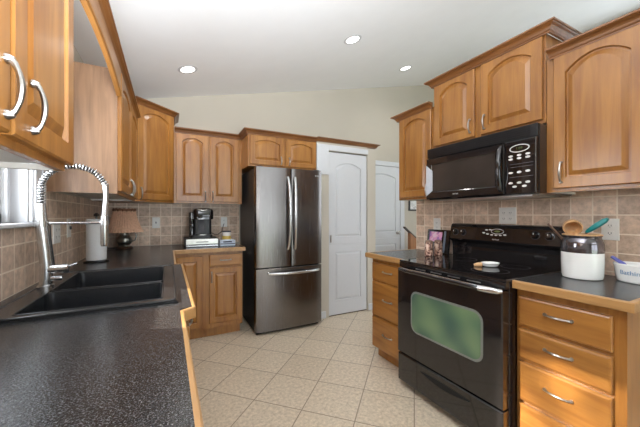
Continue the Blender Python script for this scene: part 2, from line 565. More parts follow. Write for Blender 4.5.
# left wall with the sink window opening
WY0, WY1, WZ0, WZ1 = 1.17, 1.86, 1.215, 1.95
mb = MB()
hz = ceil_z(XL)
mb.box(XL - 0.15, XL, YR, WY0, 0, hz).box(XL - 0.15, XL, WY1, YB + 0.12, 0, hz)
mb.box(XL - 0.15, XL, WY0, WY1, 0, WZ0).box(XL - 0.15, XL, WY0, WY1, WZ1, hz)
struct(mb, 'wall_left', 'wall', 'beige left wall behind the sink and window', 'wall')
struct(MB().box(XR, XR + 0.12, -0.3, YE, 0, 2.12), 'wall_right', 'wall',
       'partial wall carrying the microwave, stopping short of the ceiling', 'wall')
# rear wall with patio door opening
mb = MB()
DX0, DX1, DZ = 0.5, 2.9, 2.05
mb.rings([[Vector((x, y, z)) for x, z in ((XL, 0), (DX0, 0), (DX0, ceil_z(DX0)), (XL, ceil_z(XL)))] for y in (YR - 0.12, YR)])
mb.rings([[Vector((x, y, z)) for x, z in ((DX1, 0), (XF, 0), (XF, 2.33), (DX1, 2.33))] for y in (YR - 0.12, YR)])
mb.rings([[Vector((x, y, z)) for x, z in ((4.45, 2.33), (XF, 2.33), (XF, ceil_z(XF)), (4.45, ceil_z(4.45)))] for y in (YR - 0.12, YR)])
mb.rings([[Vector((x, y, z)) for x, z in ((DX0, 2.33), (0.75, 2.33), (0.75, ceil_z(0.75)), (DX0, ceil_z(DX0)))] for y in (YR - 0.12, YR)])
mb.rings([[Vector((x, y, z)) for x, z in ((0.75, 2.72), (4.45, 2.98), (4.45, ceil_z(4.45)), (0.75, ceil_z(0.75)))] for y in (YR - 0.12, YR)])
mb.rings([[Vector((x, y, z)) for x, z in ((DX0, DZ), (DX1, DZ), (DX1, 2.33), (DX0, 2.33))] for y in (YR - 0.12, YR)])
struct(mb, 'wall_rear', 'wall', 'beige wall behind the camera with the patio door', 'wall')
mb = MB()
LY0, LY1, LZ0, LZ1 = -1.3, 1.7, 0.85, 3.35
hz = ceil_z(XF)
mb.box(XF, XF + 0.12, YR - 0.12, LY0, 0, hz).box(XF, XF + 0.12, LY1, YB + 0.12, 0, hz)
mb.box(XF, XF + 0.12, LY0, LY1, 0, LZ0).box(XF, XF + 0.12, LY0, LY1, LZ1, hz)
struct(mb, 'wall_far_right', 'wall', 'far living room wall with an added wide window', 'wall')

# backsplashes (thin tiled skins on the walls)
struct(MB().box(XL, XL + 0.008, -1.2, 1.09, CT, 1.38).box(XL, XL + 0.008, 1.09, 2.02, CT, 1.196)
       .box(XL, XL + 0.008, 2.02, YB, CT, 1.38), 'trim_1', 'tile_left',
       'taupe slate tile backsplash on the left wall beside the sink', 'backsplash')
struct(MB().box(XL + 0.008, 0.79, YB - 0.008, YB, CT, 1.38), 'trim_2', 'tile_back',
       'taupe slate tile backsplash behind the coffee maker', 'backsplash')
struct(MB().box(XR - 0.008, XR, 0.2, YE, CT, 1.40), 'trim_3', 'tile_right',
       'taupe slate tile backsplash behind the range', 'backsplash')

# window over the sink
WJ = MB().box(XL - 0.149, XL, WY0, WY0 + 0.006, WZ0, WZ1).box(XL - 0.149, XL, WY1 - 0.006, WY1, WZ0, WZ1).box(XL - 0.149, XL, WY0, WY1, WZ1 - 0.006, WZ1)
w = thing('window_1', 'white framed window over the sink', 'window', (XL, 1.5, WZ0), kind='structure')
WJ.build('window_jamb', 'white_paint', w)
mb = MB()
cx0, cx1 = XL + 0.0, XL + 0.018
mb.box(cx0, cx1, WY0 - 0.08, WY0, WZ0 - 0.0, WZ1 + 0.08, 0.004).box(cx0, cx1, WY1, WY1 + 0.15, WZ0, WZ1 + 0.08, 0.004)
mb.box(cx0, cx1 + 0.004, WY0 - 0.08, WY1 + 0.15, WZ1, WZ1 + 0.08, 0.004)
mb.box(XL + 0.018, XL + 0.026, WY1 + 0.008, WY1 + 0.03, WZ0, WZ1)
mb.box(XL + 0.018, XL + 0.026, WY1 + 0.11, WY1 + 0.14, WZ0, WZ1)
mb.build('window_casing', 'white_paint', w)
MB().box(XL - 0.14, XL + 0.035, WY0 - 0.09, WY1 + 0.16, WZ0 - 0.019, WZ0, 0.004).build('window_sill', 'white_paint', w)
mb = MB()
for y0, y1 in ((WY0, WY0 + 0.06), (WY1 - 0.10, WY1)):
    mb.box(XL - 0.12, XL - 0.07, y0, y1, WZ0, WZ1, 0.004)
mb.box(XL - 0.12, XL - 0.07, WY0, WY1, WZ0, WZ0 + 0.045, 0.004).box(XL - 0.12, XL - 0.07, WY0, WY1, WZ1 - 0.05, WZ1, 0.004)
mb.box(XL - 0.07, XL - 0.05, WY1 - 0.06, WY1 - 0.035, WZ0, WZ1)
mb.build('window_frame', 'white_paint', w)
MB().box(XL - 0.10, XL - 0.095, WY0 + 0.05, WY1 - 0.09, WZ0 + 0.04, WZ1 - 0.04).build('pane', 'pane', w)

# patio door behind the camera and the added living room window
d3 = thing('door_3', 'sliding glass patio door behind the camera', 'door', ((DX0 + DX1) / 2, YR, 0), kind='structure')
mb = MB()
for x in (DX0, (DX0 + DX1) / 2 - 0.05, DX1 - 0.07):
    mb.box(x, x + (0.1 if x not in (DX0, DX1 - 0.07) else 0.07), YR - 0.10, YR - 0.03, 0, DZ)
mb.box(DX0, DX1, YR - 0.1, YR - 0.03, 0, 0.08).box(DX0, DX1, YR - 0.1, YR - 0.03, DZ - 0.07, DZ)
mb.build('door_frame', 'white_paint', d3)
MB().box(DX0 + 0.07, DX1 - 0.07, YR - 0.07, YR - 0.065, 0.08, DZ - 0.07).build('pane', 'pane', d3)
w2 = thing('window_2', 'unseen wide living room window, made tall to light the ceiling', 'window', (XF, (LY0 + LY1) / 2, LZ0), kind='structure')
mb = MB()
for y in (LY0, (LY0 + LY1) / 2 - 0.03, LY1 - 0.06):
    mb.box(XF + 0.02, XF + 0.08, y, y + 0.06, LZ0, LZ1)
mb.box(XF + 0.02, XF + 0.08, LY0, LY1, LZ0, LZ0 + 0.06).box(XF + 0.02, XF + 0.08, LY0, LY1, LZ1 - 0.06, LZ1)
mb.build('window_frame', 'white_paint', w2)
MB().box(XF + 0.045, XF + 0.05, LY0 + 0.06, LY1 - 0.06, LZ0 + 0.06, LZ1 - 0.06).build('pane', 'pane', w2)

w3 = thing('window_3', 'unseen high gable window above the patio door, added to light the ceiling', 'window', (2.6, YR, 2.33), kind='structure')
MB().box(0.75, 4.45, YR - 0.1, YR - 0.04, 2.33, 2.38).box(0.75, 0.80, YR - 0.1, YR - 0.04, 2.38, 2.72).box(2.57, 2.63, YR - 0.1, YR - 0.04, 2.38, 2.84
    ).box(4.40, 4.45, YR - 0.1, YR - 0.04, 2.38, 2.97).build('window_frame', 'white_paint', w3)

# pantry closet
PX0, PX1, PY, PZ = 1.575, 2.455, 3.14, 2.125
DPX0, DPX1 = 1.745, 2.325
mb = MB()
mb.box(PX0, DPX0, PY, PY + 0.1, 0, PZ).box(DPX1, PX1, PY, PY + 0.1, 0, PZ).box(DPX0, DPX1, PY, PY + 0.1, 2.035, PZ)
mb.box(PX1 - 0.1, PX1, PY + 0.1, YB, 0, PZ).box(PX0, PX0 + 0.05, PY + 0.1, YB, 0, PZ).box(PX0 + 0.05, PX1 - 0.1, PY + 0.1, YB, PZ - 0.02, PZ)
struct(mb, 'wall_pantry', 'wall', 'beige pantry closet walls beside the refrigerator', 'wall')
struct(MB().box(PX0 + 0.002, DPX0 - 0.004, PY - 0.012, PY, 1.74, PZ - 0.02, 0.003)
       .box(DPX0 - 0.004, DPX1 + 0.004, PY - 0.012, PY, 2.04, PZ - 0.02, 0.003), 'trim_4', 'white_paint',
       'white trim boards framing the pantry door', 'trim')
struct(MB().box(PX0, DPX0 - 0.045, PY - 0.016, PY, 0, 0.085, 0.004).box(DPX1 + 0.01, PX1 + 0.014, PY - 0.014, PY, 0, 0.085, 0.004)
       .box(PX1, PX1 + 0.014, PY, YB, 0, 0.085, 0.004), 'baseboard_pantry', 'white_paint', 'white baseboard at the foot of the pantry', 'baseboard')
struct(MB().box(XF - 0.014, XF, YR, YB, 0, 0.085, 0.004), 'baseboard_right', 'white_paint', 'white baseboard along the far right wall', 'baseboard')
struct(MB().box(3.50, XF - 0.014, YB - 0.014, YB, 0, 0.085, 0.004), 'baseboard_back', 'white_paint', 'white baseboard of the hallway', 'baseboard')
crown([(PX0 + 0.0, PY), (PX1, PY), (PX1, YB)], 2.180, 'crown_x', None, 0.95, 'trim_5')
bpy.data.objects['trim_5']['kind'] = 'structure'
tag(bpy.data.objects['trim_5'], 'brown wood crown molding on top of the pantry', 'molding')
# path direction +x puts right-hand side at -y


def two_panel_door(name, label, x0, x1, y, zt, handle_x, kind='structure'):
    d = thing(name, label, 'door', ((x0 + x1) / 2, y, 0), kind=kind)
    F = frame((x0, y + 0.035, 0.012), (1, 0, 0), (0, 0, 1))
    w_ = x1 - x0; H = zt - 0.012
    mid = 0.87
    mb = MB()
    panel(mb, F, 0, w_, 0, mid, t=0.035, m=0.092, mbm=0.175, arch=0, mt=0.095, deep=0.010, raise_w=0.022)
    panel(mb, F, 0, w_, mid, H, t=0.035, m=0.092, mbm=0.095, arch=0.062, mt=0.12, deep=0.010, raise_w=0.022)
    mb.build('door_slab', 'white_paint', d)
    mb = MB()
    if handle_x < 0.5 * w_:
        mb.box(handle_x - 0.012, handle_x + 0.012, 0.034, 0.040, 0.90, 0.99, 0.002, F=F)
        mb.box(handle_x - 0.007, handle_x + 0.007, 0.040, 0.046, 0.915, 0.975, 0.002, F=F)
    else:
        mb.rings([[F(handle_x + r * math.cos(a * math.pi / 8), n_, 0.95 + r * math.sin(a * math.pi / 8)) for a in range(16)]
                  for r, n_ in ((0.028, 0.034), (0.028, 0.04), (0.012, 0.043), (0.012, 0.06), (0.026, 0.068), (0.028, 0.08), (0.018, 0.092))])
    mb.build('door_handle', 'nickel', d, True)
    return d


two_panel_door('door_1', 'narrow white two panel pantry door with arched top panel', DPX0 + 0.004, DPX1 - 0.004, PY + 0.012, 2.025, 0.03)
two_panel_door('door_2', 'white hallway door with arched panel beyond the kitchen', 2.63, 3.40, YB - 0.05, 2.03, 0.71)
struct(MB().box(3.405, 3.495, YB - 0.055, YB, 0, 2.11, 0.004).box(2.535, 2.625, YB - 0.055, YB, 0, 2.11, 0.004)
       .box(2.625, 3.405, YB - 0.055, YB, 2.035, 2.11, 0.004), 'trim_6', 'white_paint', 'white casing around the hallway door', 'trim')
struct(MB().box(DPX0, DPX1, PY + 0.02, PY + 0.09, 0.0, 0.006), 'trim_7', 'dark_cap', 'dark threshold under the pantry door', 'trim')

# outside: lawn and shrubs seen through the patio door
tag(MB().box(-9, 14, -14, YR - 0.16, -0.25, -0.15).build('lawn', 'grass'), 'green lawn outside the patio door', 'lawn', kind='structure')

# ------------------------------------------------------------------ left wall: upper cabinets
XCF = -0.264     # face of left upper cabinet bodies (doors stand 20 mm proud)
ZU = 1.375


def upper_body(parent, x0, x1, y0, y1, z0, z1, face='x+', mat='wood', lip=0.018):
    mb = MB()
    mb.box(x0, x1, y0, y1, z0 + lip, z1)
    t = 0.018
    front = {'x+': (x1 - t, x1, y0, y1), 'x-': (x0, x0 + t, y0, y1), 'y-': (x0, x1, y0, y0 + t)}[face]
    mb.box(*front, z0, z0 + lip)
    mb.build('body', mat, parent)
    lp = MB()
    if face[0] == 'x':
        a0, a1 = (x0, x1 - t) if face == 'x+' else (x0 + t, x1)
        lp.box(a0, a1, y0, y0 + t, z0, z0 + lip - 0.004).box(a0, a1, y1 - t, y1, z0, z0 + lip - 0.004)
    lp.box(x0 + t, x1 - t, y0 + t, y1 - t, z0 + lip - 0.003, z0 + lip - 0.0005).build('underside', 'melamine', parent)


FL = frame((XCF, 0, 0), (0, -1, 0), (0, 0, 1))   # left wall fronts face +X: u = -y
# check: u x v = (0,-1,0)x(0,0,1) = (-1,0,0) -> so use +y instead
FL = frame((XCF, 0, 0), (0, 1, 0), (0, 0, 1))

c = thing('wall_cabinet', 'maple wall cabinet nearest on the left, above the foreground counter', 'cabinet', (-0.435, 0.72, ZU))
upper_body(c, XL, XCF, 0.33, 1.088, ZU, 2.10)
for y0, y1, hy in ((0.342, 0.706, 0.686), (0.718, 1.094, 0.795)):
    d = panel(MB(), FL, y0, y1, ZU + 0.018, 2.092, arch=0.05).build('door', 'wood', c)
    pull(FL, hy, 1.468, 0.095, True, d)

c = thing('wall_cabinet', 'maple wall cabinet with a plain side panel between sink window and corner', 'cabinet', (-0.435, 2.6, ZU))
upper_body(c, XL, XCF, 2.075, 3.13, ZU, 2.10)
MB().box(XL + 0.002, XCF + 0.001, 2.069, 2.075, ZU, 2.10).build('side_panel', 'panel_wood', c)
for y0, y1, hy in ((2.088, 2.60, 2.558), (2.622, 3.10, 2.662)):
    d = panel(MB(), FL, y0, y1, ZU + 0.018, 2.092, arch=0.05).build('door', 'wood', c)
    pull(FL, hy, 1.452, 0.105, True, d)

# arched valance over the window
n = 24
poly = [(2.068, 2.10), (1.087, 2.10)] + [(1.087 + (2.068 - 1.087) * i / n, 1.993 - 0.185 * (1.087 + (2.068 - 1.087) * i / n - 1.55) ** 2)
                                       for i in range(n + 1)]
v = thing('window_valance', 'arched maple valance board bridging the cabinets above the window', 'valance', (XCF + 0.01, 1.58, 1.9))
MB().prism(poly, lambda a, b: (XCF - 0.002, a, b), lambda a, b: (XCF + 0.018, a, b)).build('board', 'wood_y', v)
MB().tube([(XCF + 0.016, a, b + 0.012) for a, b in poly[2:]], 0.008, 8).build('bead', 'wood_y', v, True)
tag(crown([(-0.270, 0.30), (-0.270, 3.135)], 2.150, 'crown_y'),
    'wood crown molding running along the left cabinets and valance', 'molding')

# corner cabinet, diagonal face, taller than its neighbours
c = thing('corner_wall_cabinet', 'tall diagonal corner wall cabinet above the lamp', 'cabinet', (-0.3, 3.5, ZU))
A = Vector((-0.283, 3.135)); B = Vector((0.055, 3.445))
poly = [(XL, 3.135), tuple(A), tuple(B), (0.055, YB), (XL, YB)]
MB().prism(poly, lambda a, b: (a, b, ZU), lambda a, b: (a, b, 2.29)).build('body', 'wood', c)
uv = (B - A).normalized()
FD = frame((A.x, A.y, 0), (uv.x, uv.y, 0), (0, 0, 1))
wd = (B - A).length
d = panel(MB(), FD, 0.035, wd - 0.02, ZU + 0.02, 2.265, arch=0.05).build('door', 'wood', c)
pull(FD, 0.065, 1.452, 0.105, True, d)
crown([(-0.285, 3.0), tuple(A), tuple(B), (0.055, YB)][1:], 2.32, 'crown_x', c)

# ------------------------------------------------------------------ back wall uppers
FB = frame((0, 3.43, 0), (1, 0, 0), (0, 0, 1))
c = thing('wall_cabinet', 'maple two door wall cabinet above the coffee maker', 'cabinet', (0.4, 3.59, ZU))
upper_body(c, 0.057, 0.756, 3.43, YB, ZU, 2.12, 'y-')
for x0, x1, hx in ((0.075, 0.392, 0.362), (0.408, 0.715, 0.438)):
    d = panel(MB(), FB, x0, x1, ZU + 0.02, 2.108, arch=0.045).build('door', 'wood', c)
    pull(FB, hx, 1.452, 0.105, True, d)
crown([(0.060, 3.43), (0.755, 3.43)], 2.165, 'crown_x', c)
FFR = frame((0, PY, 0), (1, 0, 0), (0, 0, 1))
c = thing('wall_cabinet', 'deep maple cabinet above the refrigerator', 'cabinet', (1.16, 3.44, 1.776))
MB().box(0.758, 1.572, PY, YB, 1.776, 2.13).build('body', 'wood', c)
for x0, x1, hx in ((0.775, 1.16, 1.125), (1.185, 1.56, 1.222)):
    d = panel(MB(), FFR, x0, x1, 1.796, 2.105, arch=0.035, m=0.05).build('door', 'wood', c)
    pull(FFR, hx, 1.855, 0.08, True, d)
crown([(0.758, YB), (0.758, PY), (1.572, PY)], 2.168, 'crown_x', c)

# ------------------------------------------------------------------ right wall uppers
XUF = 1.905      # face plane of right bodies; doors reach 1.885
FR = frame((XUF, 0, 0), (0, -1, 0), (0, 0, 1))     # u = -y, faces -X


def right_upper(label, y0, y1, z0, z1, doors, arch, hz_, ctop, cpath, hl=0.105):
    c = thing('wall_cabinet', label, 'cabinet', ((XUF + XR) / 2, (y0 + y1) / 2, z0))
    upper_body(c, XUF, XR, y0, y1, z0, z1, 'x-')
    for a, b, hy in doors:
        d = panel(MB(), FR, -b, -a, z0 + 0.02, z1 - 0.012, arch=arch).build('door', 'wood', c)
        pull(FR, -hy, hz_, hl, True, d)
    crown(cpath, ctop, 'crown_y', c)
    return c


right_upper('narrow maple wall cabinet left of the microwave', 1.685, 2.085, 1.385, 2.125, [(1.70, 2.065, 1.735)], 0.045, 1.455, 2.157,
            [(XR, 2.085), (XUF - 0.012, 2.085), (XUF - 0.012, 1.685)])
right_upper('raised maple two door cabinet above the microwave', 0.892, 1.683, 1.775, 2.28,
            [(1.322, 1.668, 1.352), (0.905, 1.277, 1.247)], 0.05, 1.875, 2.318,
            [(XR, 1.683), (XUF - 0.012, 1.683), (XUF - 0.012, 0.876), (XR, 0.876)], 0.09)
right_upper('maple wall cabinet right of the microwave, above the utensil crock', 0.47, 0.8885, ZU, 2.125, [(0.487, 0.850, 0.813)], 0.06, 1.48, 2.16,
            [(XUF - 0.012, 0.868), (XUF - 0.012, 0.47), (XR, 0.47)])

# ------------------------------------------------------------------ microwave
c = thing('microwave', 'black over the range microwave', 'microwave', (2.0, 1.275, 1.37))
MY0, MY1, MX = 0.889, 1.668, 1.80
MB().box(MX + 0.03, XR - 0.004, MY0, MY1, 1.368, 1.762, 0.004).build('body', 'black_gloss', c)
MB().box(MX + 0.06, XR - 0.03, MY0 + 0.05, MY1 - 0.05, 1.360, 1.369).build('bottom_grille', 'silver_trim', c)
FM = frame((MX + 0.03, 0, 0), (0, -1, 0), (0, 0, 1))
mb = MB().box(-MY1, -MY0, 0, 0.018, 1.69, 1.762, 0.003, F=FM)
for i in range(5):
    z = 1.700 + i * 0.0125
    mb.box(-MY1 + 0.01, -MY0 - 0.04, 0.018, 0.026, z, z + 0.0045, F=FM)
mb.build('vent_grille', 'vent', c)
# door with bowed frame
dm = MB()
dm.rings([[FM(x, n_, z) for x, z in outline(-MY1 + o, -1.062 - o, 1.372 + o, 1.686 - o, 0, 4)] for o, n_ in ((0, 0), (0, 0.024), (0.008, 0.034),
         (0.05, 0.034), (0.056, 0.029))])
door = dm.build('door', 'black_gloss', c)
MB().rings([[FM(x, n_, z) for x, z in outline(-MY1 + 0.058, -1.12, 1.43, 1.63, 0, 4)] for n_ in (0.028, 0.0305)]).build('window', 'mw_glass', door)
# window reflection on the left bevel, painted as a pale plate
MB().rings([[FM(x, n_, z) for x, z in ((-1.662, 1.395), (-1.600, 1.435), (-1.600, 1.585), (-1.662, 1.635))] for n_ in (0.034, 0.036)]
           ).build('side_reflection', 'pale_reflection', door)
mb = MB()
pts = [FM(-1.082 + 0.004 * math.sin(t * math.pi / 12), 0.034 + 0.034 * math.sin(math.pi * t / 12) ** 0.6, 1.395 + 0.265 * t / 12) for t in range(13)]
mb.tube(pts, [0.012] + [0.0145] * 11 + [0.012], 10)
mb.build('handle', 'black_gloss', door, True)
cp = MB().box(-1.058, -MY0, 0, 0.032, 1.372, 1.686, 0.006, 2, F=FM).build('control_panel', 'black_glass', c)
n0 = 0.032
def oval(F, u, v, a, b, n_, t, name, mat, parent, k=20):
    MB().rings([[F(u + a * math.cos(2 * math.pi * i / k), q, v + b * math.sin(2 * math.pi * i / k)) for i in range(k)] for q in (n_, n_ + t)]
               ).build(name, mat, parent)
oval(FM, -0.977, 1.635, 0.055, 0.023, n0, 0.0015, 'display_ring', 'legend', cp)
oval(FM, -0.977, 1.635, 0.049, 0.018, n0 + 0.0015, 0.0008, 'display', 'black_glass', cp)
text_mesh('clock_digits', '1:09', 0.022, lambda x, n_, z: FM(-0.977 + x, n0 + 0.0028 + n_, 1.635 + z), 'lcd', cp, 0.0003)
for (yy, zz) in [(1.025, 1.595), (1.025, 1.577), (0.978, 1.596), (0.978, 1.578), (0.932, 1.597), (0.932, 1.579), (1.025, 1.497), (0.978, 1.498),
                 (0.932, 1.5), (1.025, 1.437), (0.978, 1.437), (0.932, 1.438), (1.003, 1.415), (0.95, 1.416)]:
    oval(FM, -yy, zz, 0.013, 0.0065, n0, 0.0015, 'button', 'legend', cp, 12)
for k, zz in enumerate((1.545, 1.528, 1.47)):
    MB().box(-1.03, -0.905, n0, n0 + 0.0004, zz, zz + 0.002, F=FM).build('legend_line', 'slot', cp)
text_mesh('brand_mark', 'MAYTAG', 0.011, lambda x, n_, z: FM(-1.40 + x, 0.0345 + n_, 1.40 + z), 'legend', door, 0.0003)

# ------------------------------------------------------------------ electric range
c = thing('electric_range', 'black electric range with glass cooktop', 'range', (1.85, 1.28, 0))
RY0, RY1 = 0.893, 1.662
MB().box(1.555, 2.19, RY0, RY1, 0.03, 0.905, 0.003).build('body', 'black_gloss', c)
MB().box(1.522, 2.13, RY0 - 0.002, RY1 + 0.002, 0.905, 0.920, 0.005, 2).build('cooktop', 'black_glass', c)
for (bx, by, r) in ((1.70, 1.09, 0.10), (1.70, 1.47, 0.085), (1.96, 1.09, 0.08), (1.96, 1.47, 0.10)):
    N = 40
    a = [Vector((bx + (r) * math.cos(2 * math.pi * i / N), by + r * math.sin(2 * math.pi * i / N), 0.9203)) for i in range(N)]
    b = [Vector((bx + (r - 0.002) * math.cos(2 * math.pi * i / N), by + (r - 0.002) * math.sin(2 * math.pi * i / N), 0.9205)) for i in range(N)]
    MB().rings([a, b], True, False, False).build('burner_ring', 'slot', c)
poly = [(2.195, 0.918), (2.128, 0.918), (2.128, 1.0), (2.120, 1.03), (2.098, 1.048), (2.092, 1.06), (2.106, 1.155), (2.118, 1.176), (2.135, 1.182), (2.195, 1.182)]
bg = MB().prism(poly, lambda a, b: (a, RY0 - 0.010, b), lambda a, b: (a, RY1 + 0.022, b)).build('backguard', 'black_gloss', c)
slope = Vector((0.014, 0, 0.095)).normalized()
FG = frame((2.092, 0, 1.06), (0, -1, 0), tuple(slope))     # v measured up the slanted panel from z 1.06
for yy, zz in ((1.635, 1.112), (1.565, 1.112), (1.045, 1.119), (0.965, 1.117)):
    v0 = (zz - 1.06) / slope.z
    k = MB()
    k.rings([[FG(-yy + r * math.cos(2 * math.pi * i / 20), n_, v0 + r * math.sin(2 * math.pi * i / 20)) for i in range(20)]
             for r, n_ in ((0.024, 0.0), (0.024, 0.004), (0.020, 0.006), (0.018, 0.022), (0.015, 0.025))])
    kb = k.build('knob', 'black_gloss', bg, True)
    k = MB().rings([[FG(-yy + r * math.cos(2 * math.pi * i / 28), n_, v0 + r * math.sin(2 * math.pi * i / 28)) for i in range(28)]
                    for r, n_ in ((0.0265, 0.0002), (0.0265, 0.0012), (0.0255, 0.0012))], True, False, False)
    k.build('knob_ring', 'slot', bg)
    MB().box(-yy - 0.002, -yy + 0.002, 0.025, 0.0262, v0 + 0.002, v0 + 0.013, F=FG).build('pointer', 'legend', kb)
oval(FG, -1.291, 0.072, 0.047, 0.020, 0.0, 0.0012, 'display_ring', 'legend', bg)
oval(FG, -1.291, 0.072, 0.043, 0.016, 0.0012, 0.0006, 'display', 'black_glass', bg)
oval(FG, -1.291, 0.072, 0.022, 0.008, 0.0018, 0.0004, 'clock', 'lcd', bg)
for yy, zz in ((1.372, 1.139), (1.392, 1.117), (1.362, 1.110), (1.33, 1.105), (1.299, 1.104), (1.268, 1.105), (1.238, 1.109), (1.345, 1.142)):
    oval(FG, -yy, (zz - 1.06) / slope.z, 0.011, 0.005, 0, 0.0014, 'button', 'legend', bg, 12)
text_mesh('brand_mark', 'MAYTAG', 0.012, lambda x, n_, z: FG(-1.30 + x, 0.0003 + n_, 0.012 + z), 'legend', bg, 0.0003)
# front trim with vent slots
MB().box(1.520, 1.556, RY0, RY1, 0.868, 0.905, 0.005, 2).build('vent_trim', 'black_gloss', c)
FO = frame((1.52, 0, 0), (0, -1, 0), (0, 0, 1))
for k in range(4):
    y = 1.50 - k * 0.13
    MB().box(-y, -y + 0.085, 0, 0.001, 0.876, 0.882, F=FO).build('vent_slot', 'silver_trim', c)
od = MB()
od.rings([[FO(x, n_, z) for x, z in outline(-RY1 + 0.003 + o, -RY0 - 0.003 - o, 0.258 + o, 0.862 - o, 0, 4)] for o, n_ in ((0, -0.034), (0, 0.014), (0.006, 0.02))])
od = od.build('oven_door', 'black_gloss', c)


def rrect(cx, cz, hw, hh, r, k=5, bulge=0.0):
    p = []
    for sx, sz, a0 in ((1, -1, -90), (1, 1, 0), (-1, 1, 90), (-1, -1, 180)):
        for i in range(k + 1):
            a = math.radians(a0 + 90 * i / k)
            p.append((cx + sx * (hw - r) + r * math.cos(a), cz + sz * (hh - r) + r * math.sin(a)))
    return [(x, z + (bulge * (1 - ((x - cx) / hw) ** 2) * (1 if z > cz else -1))) for x, z in p]


FO2 = FO
wy, wz = -1.262, 0.585
MB().rings([[FO2(x, n_, z) for x, z in rrect(wy, wz, 0.265 - o, 0.142 - o, 0.055 - o, 5, 0.006)] for o, n_ in ((0, 0.019), (0.002, 0.0215), (0.014, 0.0215), (0.016, 0.0195))]
           ).build('window_border', 'window_edge', od)
MB().rings([[FO2(x, n_, z) for x, z in rrect(wy, wz, 0.251, 0.128, 0.043, 5, 0.006)] for n_ in (0.0195, 0.0225)]).build('window', 'oven_glass', od)
N = 24
pts = [FO(-1.618 + (1.618 - 0.912) * i / N, 0.034 + 0.028 * min(1, math.sin(math.pi * i / N) * 2.2), 0.862 + 0.004 * math.sin(math.pi * i / N)) for i in range(N + 1)]
MB().tube(pts, [0.012 + 0.004 * (1 - abs(2 * i / N - 1)) for i in range(N + 1)], 10).build('handle', 'black_gloss', od, True)
MB().tube([Vector(p) + Vector((-0.004, 0, 0.0125)) for p in pts[1:-1]], 0.0035, 8).build('handle_highlight', 'chrome', od, True)  # light stripe along the handle top, built in as a chrome strip
MB().tube([pts[-4], pts[-3], pts[-2], pts[-1], FO(-0.905, 0.018, 0.862)], [0.0165, 0.018, 0.018, 0.016, 0.013], 12).build('handle_end_highlight', 'chrome', od, True)  # bright highlight on the handle's right end, built in as chrome
sd = MB().rings([[FO(x, n_, z) for x, z in outline(-RY1 + 0.003 + o, -RY0 - 0.003 - o, 0.05 + o, 0.246 - o, 0, 4)] for o, n_ in ((0, -0.034), (0, 0.010), (0.006, 0.016))]
                ).build('storage_drawer', 'black_gloss', c)
n = 16
up = [(-1.44 + 0.36 * i / n, 0.205 - 0.0 + 0.006 * math.sin(math.pi * i / n)) for i in range(n + 1)]
lo = [(-1.44 + 0.36 * i / n, 0.200 - 0.026 * math.sin(math.pi * i / n)) for i in range(n + 1)][::-1]
MB().rings([[FO(x, n_, z) for x, z in up + lo] for n_ in (0.015, 0.0195)]).build('grip', 'dark_void', sd)
MB().box(1.575, 1.60, RY0 + 0.01, RY1 - 0.01, 0.0, 0.05).build('kick_plate', 'black_matte', c)

# ------------------------------------------------------------------ right base cabinets
XBF = 1.615      # face plane of right bodies
FRB = frame((XBF, 0, 0), (0, -1, 0), (0, 0, 1))


def base_body(parent, x0, x1, y0, y1, toe, mat='wood'):
    mb = MB().box(x0, x1, y0, y1, 0.10, 0.873)
    mb.box(*toe, 0.0, 0.10)
    mb.build('body', mat, parent)


c = thing('base_cabinet', 'maple four drawer base cabinet right of the range', 'cabinet', (1.9, 0.68, 0))
base_body(c, XBF, XR, 0.475, 0.888, (XBF + 0.07, XR, 0.475, 0.888))
for z0, z1 in ((0.690, 0.838), (0.520, 0.672), (0.310, 0.504), (0.115, 0.294)):
    d = slab(MB(), FRB, -0.872, -0.515, z0, z1, 0.02, 0.007).build('drawer', 'wood_y', c)
    pull(FRB, -0.70, (z0 + z1) / 2 + 0.012, 0.105, False, d)
c = thing('base_cabinet', 'maple three drawer base cabinet left of the range', 'cabinet', (1.9, 1.9, 0))
base_body(c, XBF, XR, 1.666, 2.105, (XBF + 0.06, XR, 1.666, 2.10))
for z0, z1 in ((0.690, 0.838), (0.385, 0.672), (0.108, 0.368)):
    d = slab(MB(), FRB, -2.088, -1.685, z0, z1, 0.02, 0.007).build('drawer', 'wood_y', c)
    pull(FRB, -1.885, (z0 + z1) / 2 + 0.01, 0.105, False, d)


def edge_strip(mb, path, z0=CT - 0.0395, z1=CT + 0.0012, t=0.02):
    P = [Vector(p) for p in path]
    rings = []
    for i, p in enumerate(P):
        d0 = (P[i] - P[i - 1]).normalized() if i else None
        d1 = (P[i + 1] - P[i]).normalized() if i < len(P) - 1 else None
        n0 = Vector((d0.y, -d0.x)) if d0 else None
        n1 = Vector((d1.y, -d1.x)) if d1 else None
        off = n1 if n0 is None else n0 if n1 is None else (n0 + n1) / max(0.3, (n0 + n1).dot(n0))
        rings.append([Vector((p.x + off.x * a, p.y + off.y * a, z)) for a, z in ((0, z0), (t - 0.003, z0), (t, z0 + 0.003), (t, z1 - 0.004), (t - 0.004, z1), (0, z1))])
    return mb.rings(rings)


c = thing('countertop', 'black countertop with wood edge right of the range', 'countertop', (1.9, 0.67, 0.874))
MB().box(1.590, XR - 0.008, 0.462, 0.888, 0.874, CT).build('slab', 'counter', c)
edge_strip(MB(), [(1.590, 0.888), (1.590, 0.462), (XR, 0.462)][::1]).build('wood_edge', 'edge_y', c)
c = thing('countertop', 'black countertop with wood edge left of the range, under the photo frame', 'countertop', (1.9, 1.9, 0.874))
MB().box(1.590, XR - 0.008, 1.666, 2.135, 0.874, CT).build('slab', 'counter', c)
edge_strip(MB(), [(XR, 2.135), (1.590, 2.135), (1.590, 1.666)]).build('wood_edge', 'edge_y', c)

